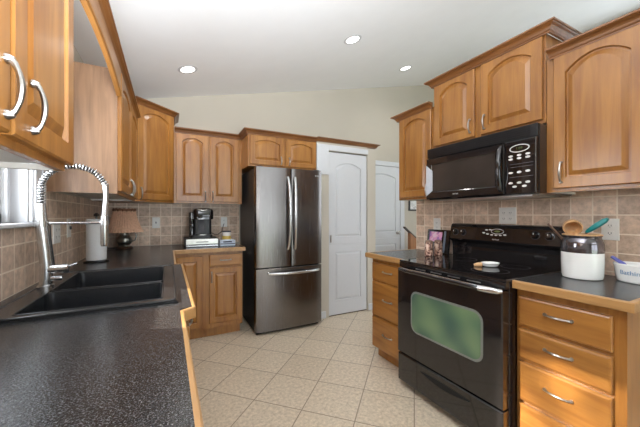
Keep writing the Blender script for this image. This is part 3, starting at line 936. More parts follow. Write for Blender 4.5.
# ------------------------------------------------------------------ left and back base cabinets
E1, E2 = 0.038, 0.078      # counter slab edge, ordinary and in front of the sink
SY0, SY1 = 1.17, 2.22
c = thing('base_cabinet', 'maple base cabinet under the foreground counter', 'cabinet', (-0.28, 0.3, 0))
base_body(c, XL + 0.012, 0.012, -1.0, SY0 - 0.004, (XL + 0.012, -0.06, -1.0, SY0 - 0.004))
FLB = frame((0.012, 0, 0), (0, 1, 0), (0, 0, 1))
for y0, y1 in ((0.30, 0.72), (0.74, 1.15)):
    slab(MB(), FLB, y0, y1, 0.69, 0.838, 0.02, 0.007).build('drawer', 'wood_y', c)
    panel(MB(), FLB, y0, y1, 0.115, 0.672, arch=0, mt=None).build('door', 'wood', c)
c = thing('sink_cabinet', 'maple sink base cabinet bumped out below the sink', 'cabinet', (-0.26, 1.7, 0))
mb = MB()
XS = XL + 0.012
mb.box(XS, 0.052, SY0, SY1, 0.10, 0.66).box(0.034, 0.052, SY0, SY1, 0.66, 0.873).box(XS, 0.034, SY0, SY0 + 0.018, 0.66, 0.873)
mb.box(XS, 0.034, SY1 - 0.018, SY1, 0.66, 0.873).box(XS, -0.02, SY0, SY1, 0, 0.10)
mb.build('body', 'wood', c)
FLS = frame((0.052, 0, 0), (0, 1, 0), (0, 0, 1))
for y0, y1, hy in ((SY0 + 0.02, 1.685, 1.40), (1.705, SY1 - 0.02, 1.95)):
    d = slab(MB(), FLS, y0, y1, 0.69, 0.838, 0.02, 0.007).build('false_drawer', 'wood_y', c)
    pull(FLS, hy, 0.79, 0.105, False, d)
    panel(MB(), FLS, y0, y1, 0.115, 0.672, arch=0, mt=None).build('door', 'wood', c)
c = thing('base_cabinet', 'maple base cabinet between sink and back corner', 'cabinet', (-0.28, 2.9, 0))
base_body(c, XL + 0.012, 0.012, SY1 + 0.004, YB - 0.012, (XL + 0.012, -0.06, SY1 + 0.004, YB - 0.012))
panel(MB(), FLB, SY1 + 0.03, 3.08, 0.115, 0.838, arch=0, mt=None).build('door', 'wood', c)
c = thing('base_cabinet', 'maple base cabinet with one drawer beside the refrigerator', 'cabinet', (0.38, 3.45, 0))
YBF = 3.145
base_body(c, 0.016, 0.705, YBF + 0.02, YB - 0.012, (0.016, 0.69, YBF + 0.075, YB - 0.012))
FBB = frame((0, YBF + 0.02, 0), (1, 0, 0), (0, 0, 1))
panel(MB(), FBB, 0.075, 0.305, 0.125, 0.838, arch=0, m=0.05, mt=None).build('door', 'wood', c)
d = slab(MB(), FBB, 0.370, 0.690, 0.726, 0.845, 0.02, 0.007).build('drawer', 'wood_x', c)
pull(FBB, 0.53, 0.788, 0.10, False, d)
d = panel(MB(), FBB, 0.370, 0.690, 0.150, 0.708, arch=0, m=0.05, mt=None).build('door', 'wood', c)
pull(FBB, 0.392, 0.62, 0.10, True, d)

# continuous L shaped worktop with the sink cut-out
SX0, SX1 = -0.525, 0.030      # sink rim outer
KY0, KY1 = 1.255, 2.150
c = thing('countertop', 'long black speckled countertop running past the sink to the refrigerator', 'countertop', (-0.28, 1.0, 0.874))
mb = MB()
zt0 = 0.874
mb.box(XL + 0.008, E1, -1.0, SY0, zt0, CT)
mb.box(XL + 0.008, E2, SY0, KY0 + 0.015, zt0, CT)
mb.box(XL + 0.008, SX0 + 0.015, KY0 + 0.015, KY1 - 0.015, zt0, CT).box(SX1 - 0.012, E2, KY0 + 0.015, KY1 - 0.015, zt0, CT)
mb.box(XL + 0.008, E2, KY1 - 0.015, SY1, zt0, CT)
mb.box(XL + 0.008, E1, SY1, YB - 0.008, zt0, CT).box(E1, 0.712, 3.125, YB - 0.008, zt0, CT)
mb.build('slab', 'counter', c)
edge_strip(MB(), [(E1, -1.0), (E1, SY0 - 0.03), (E2, SY0), (E2, SY1), (E1, SY1 + 0.03), (E1, 3.125), (0.712, 3.125), (0.712, YB - 0.01)], t=0.013
           ).build('wood_edge', 'edge_y', c)

# ------------------------------------------------------------------ sink
c = thing('kitchen_sink', 'black double bowl drop-in sink', 'sink', (-0.25, 1.7, CT))
B1 = (-0.450, -0.020, 1.300, 1.615); B2 = (-0.450, -0.020, 1.650, 2.105)
zr = CT + 0.010
mb = MB()
def ringbox(mb, outer, inner, z0, z1):
    x0, x1, y0, y1 = outer; a0, a1, b0, b1 = inner
    mb.box(x0, x1, y0, b0, z0, z1, 0.003).box(x0, x1, b1, y1, z0, z1, 0.003).box(x0, a0, b0, b1, z0, z1, 0.003).box(a1, x1, b0, b1, z0, z1, 0.003)
mb = MB()
Z0 = CT + 0.0005
O = [(SX0, KY0), (SX1, KY0), (SX1, KY1), (SX0, KY1)]
mb.box(SX0, SX1, KY0, B1[2], Z0, zr).box(SX0, SX1, B2[3], KY1, Z0, zr)
mb.box(SX0, B1[0], B1[2], B2[3], Z0, zr).box(B1[1], SX1, B1[2], B2[3], Z0, zr)
mb.box(B1[0], B1[1], B1[3], B2[2], Z0 - 0.02, zr - 0.006)
mb.box(SX0 - 0.006, SX1 + 0.006, KY0 - 0.006, KY0, Z0, zr - 0.004).box(SX1, SX1 + 0.006, KY0, KY1, Z0, zr - 0.004)
mb.box(SX0 - 0.006, SX1 + 0.006, KY1, KY1 + 0.006, Z0, zr - 0.004)
def lip(mb, x0, x1, y0, y1, r_, z):
    p = [Vector((x, y, z)) for x, y in rrect((x0 + x1) / 2, (y0 + y1) / 2, (x1 - x0) / 2, (y1 - y0) / 2, 0.02, 4)]
    mb.tube(p + [p[0]], r_, 8, False)
lip(mb, SX0 + 0.004, SX1 - 0.004, KY0 + 0.004, KY1 - 0.004, 0.005, zr - 0.001)
for b_ in (B1, B2): lip(mb, *b_, 0.0035, zr - 0.001)
mb.build('rim', 'sink', c, True)
for b_ in (B1, B2):
    x0, x1, y0, y1 = b_
    zb = CT - 0.20
    mb = MB()
    rg = []
    for o, z in ((0, zr - 0.0005), (0.002, zr - 0.02), (0.010, zb + 0.02), (0.025, zb + 0.004), (0.06, zb)):
        rg.append([Vector((x, y, z)) for x, y in [(p[0], p[1]) for p in rrect((x0 + x1) / 2, (y0 + y1) / 2, (x1 - x0) / 2 - o, (y1 - y0) / 2 - o, 0.03)]])
    mb.rings(rg, True, False, True)
    bo = mb.build('basin', 'sink', c, True)
    # only inner skin: flip so normals face inward
    MB().lathe([(0.045, 0), (0.045, 0.003), (0.035, 0.004), (0.015, 0.001)], ((x0 + x1) / 2, (y0 + y1) / 2, zb), 24).build('drain', 'chrome', bo, True)

# ------------------------------------------------------------------ faucet
fy = 1.735
c = thing('kitchen_faucet', 'tall spring neck steel faucet behind the sink', 'faucet', (-0.487, fy, zr))
bx, tx = -0.487, -0.502
MB().lathe([(0.030, 0), (0.030, 0.012), (0.024, 0.016)], (bx, fy, zr), 24).tube([(bx, fy, zr + 0.01), (bx + 0.003, fy, 1.02), (tx, fy, 1.225)], [0.023, 0.023, 0.022], 18
     ).tube([(tx, fy, 1.225), (tx - 0.001, fy, 1.30)], [0.022, 0.0165], 18).build('body', 'chrome', c, True)
# spring arch
path = []
cx = (tx - 0.265) / 2; rr = (-0.265 - tx) / 2
for i in range(8):
    path.append(Vector((tx, fy, 1.29 + 0.075 * i / 8)))
for i in range(25):
    a = math.pi * (1 - i / 24 * 0.93)
    path.append(Vector((cx + rr * math.cos(a), fy, 1.365 + 0.112 * math.sin(a))))
mb = MB().tube(path, 0.0085, 10)
mb.build('hose', 'black_matte', c, True)
L = [0]
for a, b in zip(path, path[1:]): L.append(L[-1] + (b - a).length)
turns = 34; steps = turns * 12
pts = []
for k in range(steps + 1):
    s_ = L[-1] * k / steps
    i = max(j for j in range(len(L)) if L[j] <= s_ + 1e-9); i = min(i, len(path) - 2)
    t = (s_ - L[i]) / (L[i + 1] - L[i]); p = path[i].lerp(path[i + 1], t)
    d = (path[i + 1] - path[i]).normalized(); nrm = Vector((d.z, 0, -d.x)); bn = Vector((0, 1, 0))
    a = 2 * math.pi * turns * k / steps
    pts.append(p + (nrm * math.cos(a) + bn * math.sin(a)) * 0.0125)
MB().tube(pts, 0.0032, 6).build('spring', 'chrome', c, True)
e = path[-1]
MB().tube([e + Vector((0, 0, 0.01)), e, e + Vector((0.002, 0, -0.05)), (-0.272, fy, 1.235), (-0.272, fy, 1.225)], [0.013, 0.014, 0.011, 0.012, 0.016], 14
          ).tube([(-0.272, fy, 1.245), (-0.272, fy, 1.11), (-0.272, fy, 1.10)], [0.0165, 0.0165, 0.014], 16).build('spray_head', 'chrome', c, True)
MB().tube([(tx, fy, 1.213), (-0.272, fy, 1.213)], 0.0058, 10).lathe([(0.027, 0), (0.027, 0.022)], (tx, fy, 1.203), 20
          ).lathe([(0.0205, 0), (0.0205, 0.018)], (-0.272, fy, 1.204), 20).build('holder_arm', 'chrome', c, True)
MB().tube([(tx + 0.03, fy, 1.205), (tx + 0.032, fy, 1.15), (tx + 0.045, fy, 1.02)], 0.003, 6).build('support_wire', 'black_matte', c, True)
MB().tube([(bx - 0.0, fy, 1.005), (bx + 0.08, fy - 0.008, 1.008), (bx + 0.082, fy - 0.008, 1.008)], [0.0205, 0.0205, 0.017], 16
          ).tube([(bx + 0.075, fy - 0.008, 1.012), (bx + 0.115, fy - 0.012, 1.028)], [0.006, 0.0045], 8).build('lever', 'chrome', c, True)
MB().tube([(bx + 0.015, fy, 0.965), (bx + 0.055, fy - 0.01, 0.965), (bx + 0.06, fy - 0.01, 0.965)], [0.012, 0.012, 0.009], 12).build('valve', 'chrome', c, True)

# ------------------------------------------------------------------ refrigerator
FX0, FX1 = 0.800, 1.560
c = thing('refrigerator', 'dark stainless french door refrigerator', 'refrigerator', (1.18, 3.35, 0))
MB().box(FX0 + 0.004, FX1 - 0.004, 3.06, 3.73, 0.025, 1.745, 0.004).build('body', 'black_matte', c)
MB().box(FX0 + 0.02, FX1 - 0.02, 3.03, 3.06, 0.0, 0.06).build('kick_plate', 'dark_void', c)
fc = (FX0 + FX1) / 2; hw_ = (FX1 - FX0) / 2


def front_y(x):
    return 2.972 - 0.016 * (1 - ((x - fc) / hw_) ** 2)


def curved_front(x0, x1, z0, z1, name, mat, parent, yb=3.055):
    N = 12
    xs = [x0 + (x1 - x0) * i / N for i in range(N + 1)]
    poly = [(x0, yb), (x0, front_y(x0) + 0.012), (x0 + 0.004, front_y(x0) + 0.004)] + [(x, front_y(x)) for x in xs[1:-1]] + \
           [(x1 - 0.004, front_y(x1) + 0.004), (x1, front_y(x1) + 0.012), (x1, yb)]
    mb = MB()
    cxm = (x0 + x1) / 2
    R = []
    for z, o in ((z0, 0.003), (z0 + 0.003, 0), (z1 - 0.003, 0), (z1, 0.003)):
        R.append([Vector((x, y + (o if y < yb else 0), z)) for x, y in poly])
    mb.rings(R)
    return mb.build(name, mat, parent, True)


dl = curved_front(FX0, fc - 0.003, 0.700, 1.752, 'door', 'steel', c)
dr = curved_front(fc + 0.003, FX1, 0.700, 1.752, 'door', 'steel', c)
fz = curved_front(FX0, FX1, 0.035, 0.688, 'freezer_drawer', 'steel', c)
for par, sx in ((dl, -1), (dr, 1)):
    N = 18
    pts = []
    for i in range(N + 1):
        t = i / N
        bow = math.sin(math.pi * t) ** 0.6 if 0 < t < 1 else 0
        pts.append((fc + sx * (0.030 + 0.012 * (1 - bow)), front_y(fc) - 0.006 - 0.052 * bow, 0.885 + 0.77 * t))
    mb = MB().tube(pts, 0.0155, 10)
    mb.build('handle', 'chrome', par, True)
N = 20
pts = []
for i in range(N + 1):
    t = i / N
    bow = math.sin(math.pi * t) ** 0.6 if 0 < t < 1 else 0
    x = FX0 + 0.13 + (FX1 - FX0 - 0.18) * t
    pts.append((x, front_y(x) - 0.004 - 0.050 * bow, 0.636))
MB().tube(pts, 0.016, 10).build('handle', 'chrome', fz, True)
FF = frame((0, front_y(1.50) - 0.0012, 0), (1, 0, 0), (0, 0, 1))
lg = thing  # keep helper name short below
oval(FF, 1.475, 1.69, 0.009, 0.009, 0.0, 0.0006, 'logo_disc', 'legend', dr, 16)
text_mesh('logo_letters', 'LG', 0.022, lambda x, n_, z: FF(1.503 + x, 0.0004 + n_, 1.69 + z), 'legend', dr, 0.0003)
for x in (FX0 + 0.05, FX1 - 0.05):
    MB().box(x - 0.035, x + 0.035, 3.0, 3.12, 1.745, 1.765, 0.006).build('hinge_cover', 'black_matte', c)

# ------------------------------------------------------------------ outlets and switches
def plate(F, parent_label, loc, kinds, group=None):
    w_ = 0.075 + 0.046 * (len(kinds) - 1)
    t = thing('switch_plate' if kinds[0] == 's' else 'wall_outlet', parent_label, 'light switch' if kinds[0] == 's' else 'outlet', loc, group)
    slab(MB(), F, -w_ / 2, w_ / 2, -0.06, 0.06, 0.006, 0.003).build('cover_plate', 'white_plastic', t)
    for i, k in enumerate(kinds):
        u = (i - (len(kinds) - 1) / 2) * 0.046
        if k == 's':
            MB().box(u - 0.005, u + 0.005, 0.006, 0.016, -0.010, 0.012, 0.002, F=F).build('toggle', 'slot', t)
        else:
            for v in (-0.021, 0.021):
                r = MB().rings([[F(x, n_, z) for x, z in rrect(u, v, 0.017, 0.014, 0.009, 3)] for n_ in (0.0055, 0.0075)]).build('receptacle', 'white_plastic', t)
                mb = MB()
                for du in (-0.006, 0.006):
                    mb.box(u + du - 0.0013, u + du + 0.0013, 0.0073, 0.0079, v - 0.004, v + 0.005, F=F)
                mb.box(u - 0.002, u + 0.002, 0.0073, 0.0079, v - 0.010, v - 0.007, F=F)
                mb.build('slot', 'slot', r)
    return t


def FLW(y, z): return frame((XL + 0.008, y, z), (0, 1, 0), (0, 0, 1))
def FRW(y, z): return frame((XR - 0.008, y, z), (0, -1, 0), (0, 0, 1))
def FBW(x, z): return frame((x, YB - 0.008, z), (1, 0, 0), (0, 0, 1))


plate(FLW(2.22, 1.145), 'white outlet plate on the left wall just behind the faucet', (XL + 0.008, 2.22, 1.145), 'oo')
plate(FLW(2.46, 1.165), 'white switch plate on the left wall, nearer the paper towels', (XL + 0.008, 2.46, 1.165), 's')
plate(FBW(-0.118, 1.165), 'white toggle switch plate on the back wall right of the lamp', (-0.118, YB - 0.008, 1.165), 's')
plate(FBW(0.610, 1.165), 'white outlet on the back wall right of the coffee maker', (0.61, YB - 0.008, 1.165), 'o')
plate(FRW(1.90, 1.160), 'white outlet left of the range, above the pink photo frame', (XR - 0.008, 1.90, 1.160), 'o')
plate(FRW(1.272, 1.245), 'wide white outlet plate directly above the range controls', (XR - 0.008, 1.272, 1.245), 'oo')
plate(FRW(0.713, 1.170), 'white outlet behind the turquoise spatula', (XR - 0.008, 0.713, 1.170), 'o')

# ------------------------------------------------------------------ back counter objects
c = thing('table_lamp', 'small table lamp with pleated beige shade and pewter tankard base', 'lamp', (-0.385, 3.52, CT))
lx, ly = -0.388, 3.52
MB().lathe([(0.075, 0), (0.078, 0.008), (0.07, 0.018), (0.05, 0.02)], (lx, ly, CT), 28).build('base', 'dark_cap', c, True)
MB().lathe([(0.045, 0.02), (0.055, 0.026), (0.048, 0.036), (0.062, 0.055), (0.068, 0.08), (0.060, 0.108), (0.046, 0.128), (0.042, 0.15), (0.048, 0.166), (0.044, 0.168)],
           (lx, ly, CT), 28).build('tankard', 'pewter', c, True)
MB().tube([(lx + 0.045, ly - 0.01, CT + 0.155), (lx + 0.09, ly - 0.02, CT + 0.16), (lx + 0.105, ly - 0.02, CT + 0.12), (lx + 0.09, ly - 0.02, CT + 0.08), (lx + 0.06, ly - 0.01, CT + 0.07)],
          0.006, 8).build('tankard_handle', 'pewter', c, True)
MB().tube([(lx, ly, CT + 0.165), (lx, ly, CT + 0.40)], 0.006, 8).build('stem', 'pewter', c)
mb = MB()
N = 80
rg = []
for r, z in ((0.166, 0.165), (0.143, 0.200), (0.118, 0.265), (0.099, 0.33), (0.090, 0.385)):
    rg.append([Vector((lx + (r + 0.0055 * math.cos(i * math.pi)) * math.cos(2 * math.pi * i / N), ly + (r + 0.0055 * math.cos(i * math.pi)) * math.sin(2 * math.pi * i / N), CT + z)) for i in range(N)])
for r, z in ((0.088, 0.385), (0.116, 0.265), (0.164, 0.165)):
    rg.append([Vector((lx + r * math.cos(2 * math.pi * i / N), ly + r * math.sin(2 * math.pi * i / N), CT + z)) for i in range(N)])
mb.rings(rg, True, False, False)
mb.build('lamp_shade', 'shade', c)
mb = MB()
rg = []
for r, z in ((0.095, 0.372), (0.099, 0.385), (0.097, 0.398), (0.091, 0.398), (0.089, 0.375)):
    rg.append([Vector((lx + (r + 0.003 * math.cos(i * math.pi / 2)) * math.cos(2 * math.pi * i / 64), ly + (r + 0.003 * math.cos(i * math.pi / 2)) * math.sin(2 * math.pi * i / 64), CT + z + 0.003 * math.sin(i * math.pi / 2))) for i in range(64)])
mb.rings(rg, True, False, False)
mb.build('shade_trim', 'shade_trim', c, True)
MB().tube([(lx - 0.06, ly - 0.04, CT + 0.012), (lx - 0.12, ly - 0.06, CT + 0.008), (lx - 0.165, ly - 0.05, CT + 0.08), (lx - 0.175, ly - 0.04, CT + 0.17), (lx - 0.188, ly - 0.03, CT + 0.25)], 0.0035, 6
          ).build('cord', 'black_matte', c, True)

px, py = -0.458, 2.62
c = thing('paper_towel_holder', 'white paper towel roll on a black round stand by the left wall', 'paper towel', (px, py, CT))
MB().lathe([(0.074, 0), (0.076, 0.006), (0.072, 0.013), (0.02, 0.015)], (px, py, CT), 32).build('base', 'black_gloss', c, True)
MB().tube([(px, py, CT + 0.01), (px, py, CT + 0.325)], 0.006, 10).lathe([(0.005, 0), (0.016, 0.006), (0.018, 0.016), (0.010, 0.026), (0.002, 0.029)], (px, py, CT + 0.322), 16
          ).build('post', 'black_gloss', c, True)
MB().lathe([(0.058, 0.016), (0.060, 0.02), (0.060, 0.304), (0.058, 0.308), (0.02, 0.308), (0.02, 0.30)], (px, py, CT), 40).build('paper_roll', 'paper', c, True)

c = thing('pod_drawer', 'chrome and black coffee pod drawer under the coffee maker', 'drawer', (0.32, 3.46, CT))
MB().box(0.155, 0.487, 3.31, 3.64, CT + 0.004, CT + 0.090, 0.004).build('body', 'black_matte', c)
FP = frame((0, 3.31, 0), (1, 0, 0), (0, 0, 1))
dd = slab(MB(), FP, 0.163, 0.479, CT + 0.028, CT + 0.084, 0.008, 0.003).build('drawer_front', 'silver_trim', c)
MB().box(0.165, 0.477, 0.0, 0.006, CT + 0.006, CT + 0.022, 0.001, F=FP).build('lower_rail', 'chrome', c)
MB().box(0.26, 0.38, 0.008, 0.014, CT + 0.050, CT + 0.058, 0.002, F=FP).build('handle', 'slot', dd)

kz = CT + 0.0905
c = thing('coffee_maker', 'black single serve coffee maker on the pod drawer', 'coffee maker', (0.32, 3.48, kz))
kx0, kx1, ky0, ky1 = 0.208, 0.442, 3.36, 3.60


def kbox(x0, x1, y0, y1, z0, z1, r=0.03, dome=0.0):
    rg = []
    cx_, cy_, a, b = (x0 + x1) / 2, (y0 + y1) / 2, (x1 - x0) / 2, (y1 - y0) / 2
    prof = [(0, z0), (0, z1)] if not dome else [(0, z0), (0, z1 - dome), (dome * 0.3, z1 - dome * 0.4), (dome * 0.8, z1 - dome * 0.08), (dome * 1.3, z1)]
    for o, z in prof:
        rg.append([Vector((x, y, z)) for x, y in rrect(cx_, cy_, a - o, b - o, max(0.004, r - o * 0.5), 5)])
    return MB().rings(rg)


kbox(kx0, kx1 - 0.01, ky0, ky1, kz, kz + 0.03, 0.035).build('drip_base', 'black_matte', c, True)
kbox(kx0 + 0.035, kx1 - 0.01, 3.46, ky1, kz + 0.03, kz + 0.22, 0.03).build('body', 'black_matte', c, True)
kbox(kx0 + 0.03, kx1, ky0 - 0.005, ky1, kz + 0.20, kz + 0.318, 0.05, 0.028).build('brew_head', 'black_gloss', c, True)
kbox(kx0 - 0.005, kx0 + 0.045, 3.44, ky1, kz + 0.01, kz + 0.275, 0.018, 0.01).build('water_tank', 'black_glass', c, True)
MB().tube([(kx0 + 0.075, ky0 + 0.02, kz + 0.305), (kx0 + 0.08, ky0 - 0.012, kz + 0.30), (kx0 + 0.12, ky0 - 0.024, kz + 0.292), (kx0 + 0.16, ky0 - 0.012, kz + 0.30), (kx0 + 0.165, ky0 + 0.02, kz + 0.305)],
          0.008, 8).build('brew_handle', 'silver_trim', c, True)
MB().box(kx0 + 0.085, kx0 + 0.15, 3.452, 3.4605, kz + 0.05, kz + 0.19).build('splash_plate', 'slot', c)
kbox(kx0 + 0.075, kx0 + 0.165, ky0 + 0.008, 3.45, kz + 0.030, kz + 0.036, 0.02).build('drip_tray', 'silver_trim', c)
MB().tube([(kx1 - 0.02, 3.59, kz + 0.05), (kx1 + 0.04, 3.64, kz + 0.02), (kx1 + 0.09, 3.68, kz + 0.015), (0.58, 3.71, kz + 0.05), (0.606, 3.736, 1.14)], 0.004, 6).build('power_cord', 'black_matte', c, True)

c = thing('tea_box', 'small pale blue carton box right of the coffee maker', 'box', (0.57, 3.36, CT))
MB().box(0.495, 0.658, 3.30, 3.42, CT + 0.001, CT + 0.062, 0.002).build('carton', 'pale_blue', c)
FT = frame((0, 3.30, 0), (1, 0, 0), (0, 0, 1))
MB().box(0.500, 0.653, 0.0, 0.0008, CT + 0.020, CT + 0.028, F=FT).box(0.53, 0.62, 0.0, 0.0008, CT + 0.038, CT + 0.052, F=FT).build('printed_band', 'dark_ink', c)
c = thing('tin_can', 'small white and yellow labelled can standing on the pale blue box', 'can', (0.575, 3.36, CT + 0.062))
MB().lathe([(0.044, 0.0625), (0.046, 0.066), (0.046, 0.150), (0.044, 0.154), (0.034, 0.155)], (0.575, 3.36, CT), 28).build('can_body', 'ceramic', c, True)
MB().lathe([(0.0465, 0.072), (0.0465, 0.108)], (0.575, 3.36, CT), 28, cap0=False, cap1=False).build('label_band', 'yellow_label', c, True)
MB().lathe([(0.047, 0.148), (0.048, 0.152), (0.047, 0.160), (0.04, 0.162)], (0.575, 3.36, CT), 28).build('lid', 'dark_ink', c, True)

# ------------------------------------------------------------------ right counter objects
c = thing('photo_frame', 'black framed pink picture leaning by the range', 'picture frame', (2.13, 1.81, CT))
tilt = Vector((0.03, 0, 0.205)).normalized()
FPH = frame((2.09, 0, CT + 0.001), (0, -1, 0), tuple(tilt))
mb = MB()
u0, u1, vh = -1.935, -1.70, 0.208
mb.box(u0, u1, -0.012, 0.0, 0, vh, 0.002, F=FPH)
for q in ((u0, u1, vh - 0.02, vh), (u0, u1, 0, 0.022), (u0, u0 + 0.022, 0.022, vh - 0.02), (u1 - 0.075, u1, 0.022, vh - 0.02)):
    mb.box(q[0], q[1], 0.0, 0.006, q[2], q[3], 0.001, F=FPH)
mb.build('frame', 'black_gloss', c)
MB().box(u0 + 0.022, u1 - 0.075, 0.0, 0.002, 0.10, vh - 0.02, F=FPH).build('picture', 'photo', c)
MB().box(u0 + 0.022, u1 - 0.075, 0.0, 0.002, 0.022, 0.10, F=FPH).build('mat_board', 'slot', c)
MB().box(u1 - 0.055, u1 - 0.035, 0.006, 0.009, 0.012, vh - 0.012, 0.001, F=FPH).build('side_strip', 'strip_blue', c)
for (sx_, sy_, lab) in ((1.890, 1.722, 'brown patterned shaker, the left of the pair before the photo frame'),
                        (1.985, 1.712, 'brown patterned shaker, the right of the pair, nearer the range controls')):
    c = thing('spice_shaker', lab, 'shaker', (sx_, sy_, CT), 'pair of patterned shakers')
    MB().lathe([(0.030, 0.0005), (0.033, 0.004), (0.034, 0.06), (0.032, 0.105), (0.028, 0.115)], (sx_, sy_, CT), 24).build('jar', 'shaker', c, True)
    MB().lathe([(0.029, 0.113), (0.029, 0.124), (0.022, 0.130), (0.008, 0.132)], (sx_, sy_, CT), 24).build('lid', 'utensil_dark', c, True)

sx_, sy_ = 1.83, 1.17
c = thing('spoon_rest', 'white ceramic spoon rest lying on the glass cooktop', 'spoon rest', (sx_, sy_, 0.9206))
ang = math.radians(-38)
FS = lambda a, b, z: Vector((sx_ + a * math.cos(ang) - b * math.sin(ang), sy_ + a * math.sin(ang) + b * math.cos(ang), 0.9212 + z))
rg = []
for r, z in ((0.55, 0.0), (0.8, 0.004), (1.0, 0.018), (0.96, 0.020), (0.75, 0.010), (0.4, 0.006)):
    rg.append([FS(0.055 * r * math.cos(2 * math.pi * i / 32), 0.042 * r * math.sin(2 * math.pi * i / 32), z * 1.3) for i in range(32)])
MB().rings(rg).build('bowl', 'ceramic', c, True)
MB().tube([FS(-0.05, 0, 0.012), FS(-0.075, 0, 0.010), FS(-0.095, 0, 0.006)], [0.014, 0.013, 0.009], 12).build('handle_rest', 'utensil', c, True)

qx, qy = 1.972, 0.755
c = thing('utensil_crock', 'white crock with mirror-dark upper glaze on the right counter', 'crock', (qx, qy, CT))
MB().lathe([(0.076, 0.0005), (0.083, 0.004), (0.086, 0.02), (0.089, 0.09), (0.0885, 0.138)], (qx, qy, CT), 40, cap1=False).build('lower_body', 'ceramic', c, True)
MB().lathe([(0.0885, 0.138), (0.090, 0.155), (0.088, 0.185), (0.081, 0.208), (0.077, 0.214), (0.079, 0.222), (0.083, 0.228), (0.083, 0.233), (0.074, 0.235), (0.071, 0.228), (0.071, 0.02), (0.01, 0.018)],
           (qx, qy, CT), 40, cap0=False).build('upper_body', 'dark_glaze', c, True)
tcol = MB().lathe([(0.084, 0.228), (0.085, 0.233), (0.074, 0.2365), (0.072, 0.23)], (qx, qy, CT), 40, cap0=False, cap1=False).build('rim', 'utensil', c, True)

# things standing in the crock
zi = CT + 0.022


def utensil_pts(a, b): return [Vector(a), Vector(b)]


c = thing('wooden_ladle', 'light wooden ladle with round cup standing in the crock', 'utensil', (qx, qy, zi))
hd = Vector((qx - 0.035, qy + 0.028, CT + 0.270))
MB().tube([(qx + 0.02, qy - 0.03, zi + 0.004), hd + Vector((0.012, 0, -0.02))], 0.007, 8).build('stem', 'utensil', c, True)
axd = Vector((-0.8, -0.5, -0.25)).normalized()
ua = axd.cross(Vector((0, 0, 1))).normalized(); ub = axd.cross(ua)
rg = []
for r, t in ((0.012, -0.040), (0.030, -0.034), (0.040, -0.018), (0.043, 0.004), (0.041, 0.018), (0.036, 0.018), (0.036, 0.0), (0.028, -0.022), (0.008, -0.032)):
    rg.append([hd + axd * t + (ua * math.cos(2 * math.pi * i / 28) + ub * math.sin(2 * math.pi * i / 28)) * r for i in range(28)])
MB().rings(rg).build('cup', 'utensil', c, True)

c = thing('spatula', 'turquoise silicone spatula leaning right in the crock', 'utensil', (qx, qy, zi))
p0 = Vector((qx - 0.035, qy + 0.01, zi + 0.004)); p1 = Vector((qx - 0.0, qy - 0.018, CT + 0.245)); p2 = Vector((qx + 0.0, qy - 0.105, CT + 0.318))
MB().tube([p0, p1], 0.006, 8).build('stem', 'utensil_dark', c, True)
dirv = (p2 - p1).normalized(); side = Vector((1, 0, 0)); upv = dirv.cross(side).normalized()
rg = []
for t, w_, h_ in ((0, 0.006, 0.006), (0.15, 0.010, 0.010), (0.5, 0.013, 0.013), (0.85, 0.013, 0.012), (1.0, 0.010, 0.006)):
    q = p1.lerp(p2, t)
    rg.append([q + side * w_ * a + upv * h_ * b for a, b in ((-1, -0.7), (-0.6, -1), (0.6, -1), (1, -0.7), (1, 0.7), (0.6, 1), (-0.6, 1), (-1, 0.7))])
MB().rings(rg).build('blade', 'turquoise', c, True)

c = thing('wooden_spoon', 'weathered dark wooden spoon leaning left out of the crock', 'utensil', (qx, qy, zi))
p0 = Vector((qx + 0.04, qy - 0.045, zi + 0.004)); p2 = Vector((qx - 0.055, qy + 0.135, CT + 0.288)); p1 = p0.lerp(p2, 0.72)
MB().tube([p0, p1], 0.0065, 8).build('stem', 'utensil_dark', c, True)
dirv = (p2 - p1).normalized(); side = Vector((0, 0, 1)).cross(dirv).normalized(); upv = dirv.cross(side)
rg = []
for t, w_ in ((0, 0.010), (0.2, 0.024), (0.5, 0.034), (0.8, 0.030), (1.0, 0.012)):
    q = p1.lerp(p2, t)
    rg.append([q + side * w_ * math.cos(2 * math.pi * i / 12) + upv * 0.006 * math.sin(2 * math.pi * i / 12) for i in range(12)])
MB().rings(rg).build('head', 'utensil_dark', c, True)

bx_, by_ = 2.085, 0.550
ax_, ay_ = 0.082, 0.112
c = thing('sponge_dish', 'white oval ceramic dish with blue lettering right of the crock', 'dish', (bx_, by_, CT))
MB().lathe([(0.86, 0.0005), (0.92, 0.006), (0.96, 0.03), (1.0, 0.075), (1.04, 0.086), (1.02, 0.092), (0.95, 0.086), (0.90, 0.03), (0.80, 0.012)], (bx_, by_, CT), 48,
           ay_, ay_).build('dish_body', 'ceramic', c, True)
for o in (bpy.data.objects['dish_body'],):
    for v in o.data.vertices: v.co.x *= ax_ / ay_


def warp(x, y, z):
    th = math.pi - (-(x + 0.0)) / 0.100
    s_ = 0.985 + y * 0.6
    th = math.pi + x / 0.100 * 1.0
    return Vector((bx_ + (ax_ * s_ + 0.0015 + z) * math.cos(th), by_ + (ay_ * s_ + 0.0015 + z) * math.sin(th), CT + 0.050 + y))


text_mesh('lettering', "Bathin' Tub", 0.030, None, 'blue_ink', c, 0.0006, 'CENTER', warp)
c = thing('scrub_brush', 'small violet blue scrubber poking out of the oval dish', 'brush', (bx_ - 0.0, by_ + 0.06, CT + 0.014))
MB().tube([(bx_ - 0.01, by_ + 0.03, CT + 0.024), (bx_ - 0.01, by_ + 0.075, CT + 0.085), (bx_ - 0.012, by_ + 0.12, CT + 0.118)], [0.008, 0.010, 0.008], 8).build('handle', 'blue', c, True)
MB().box(bx_ - 0.03, bx_ + 0.01, by_ + 0.0, by_ + 0.05, CT + 0.013, CT + 0.035, 0.006, 2).build('bristle_block', 'blue', c)

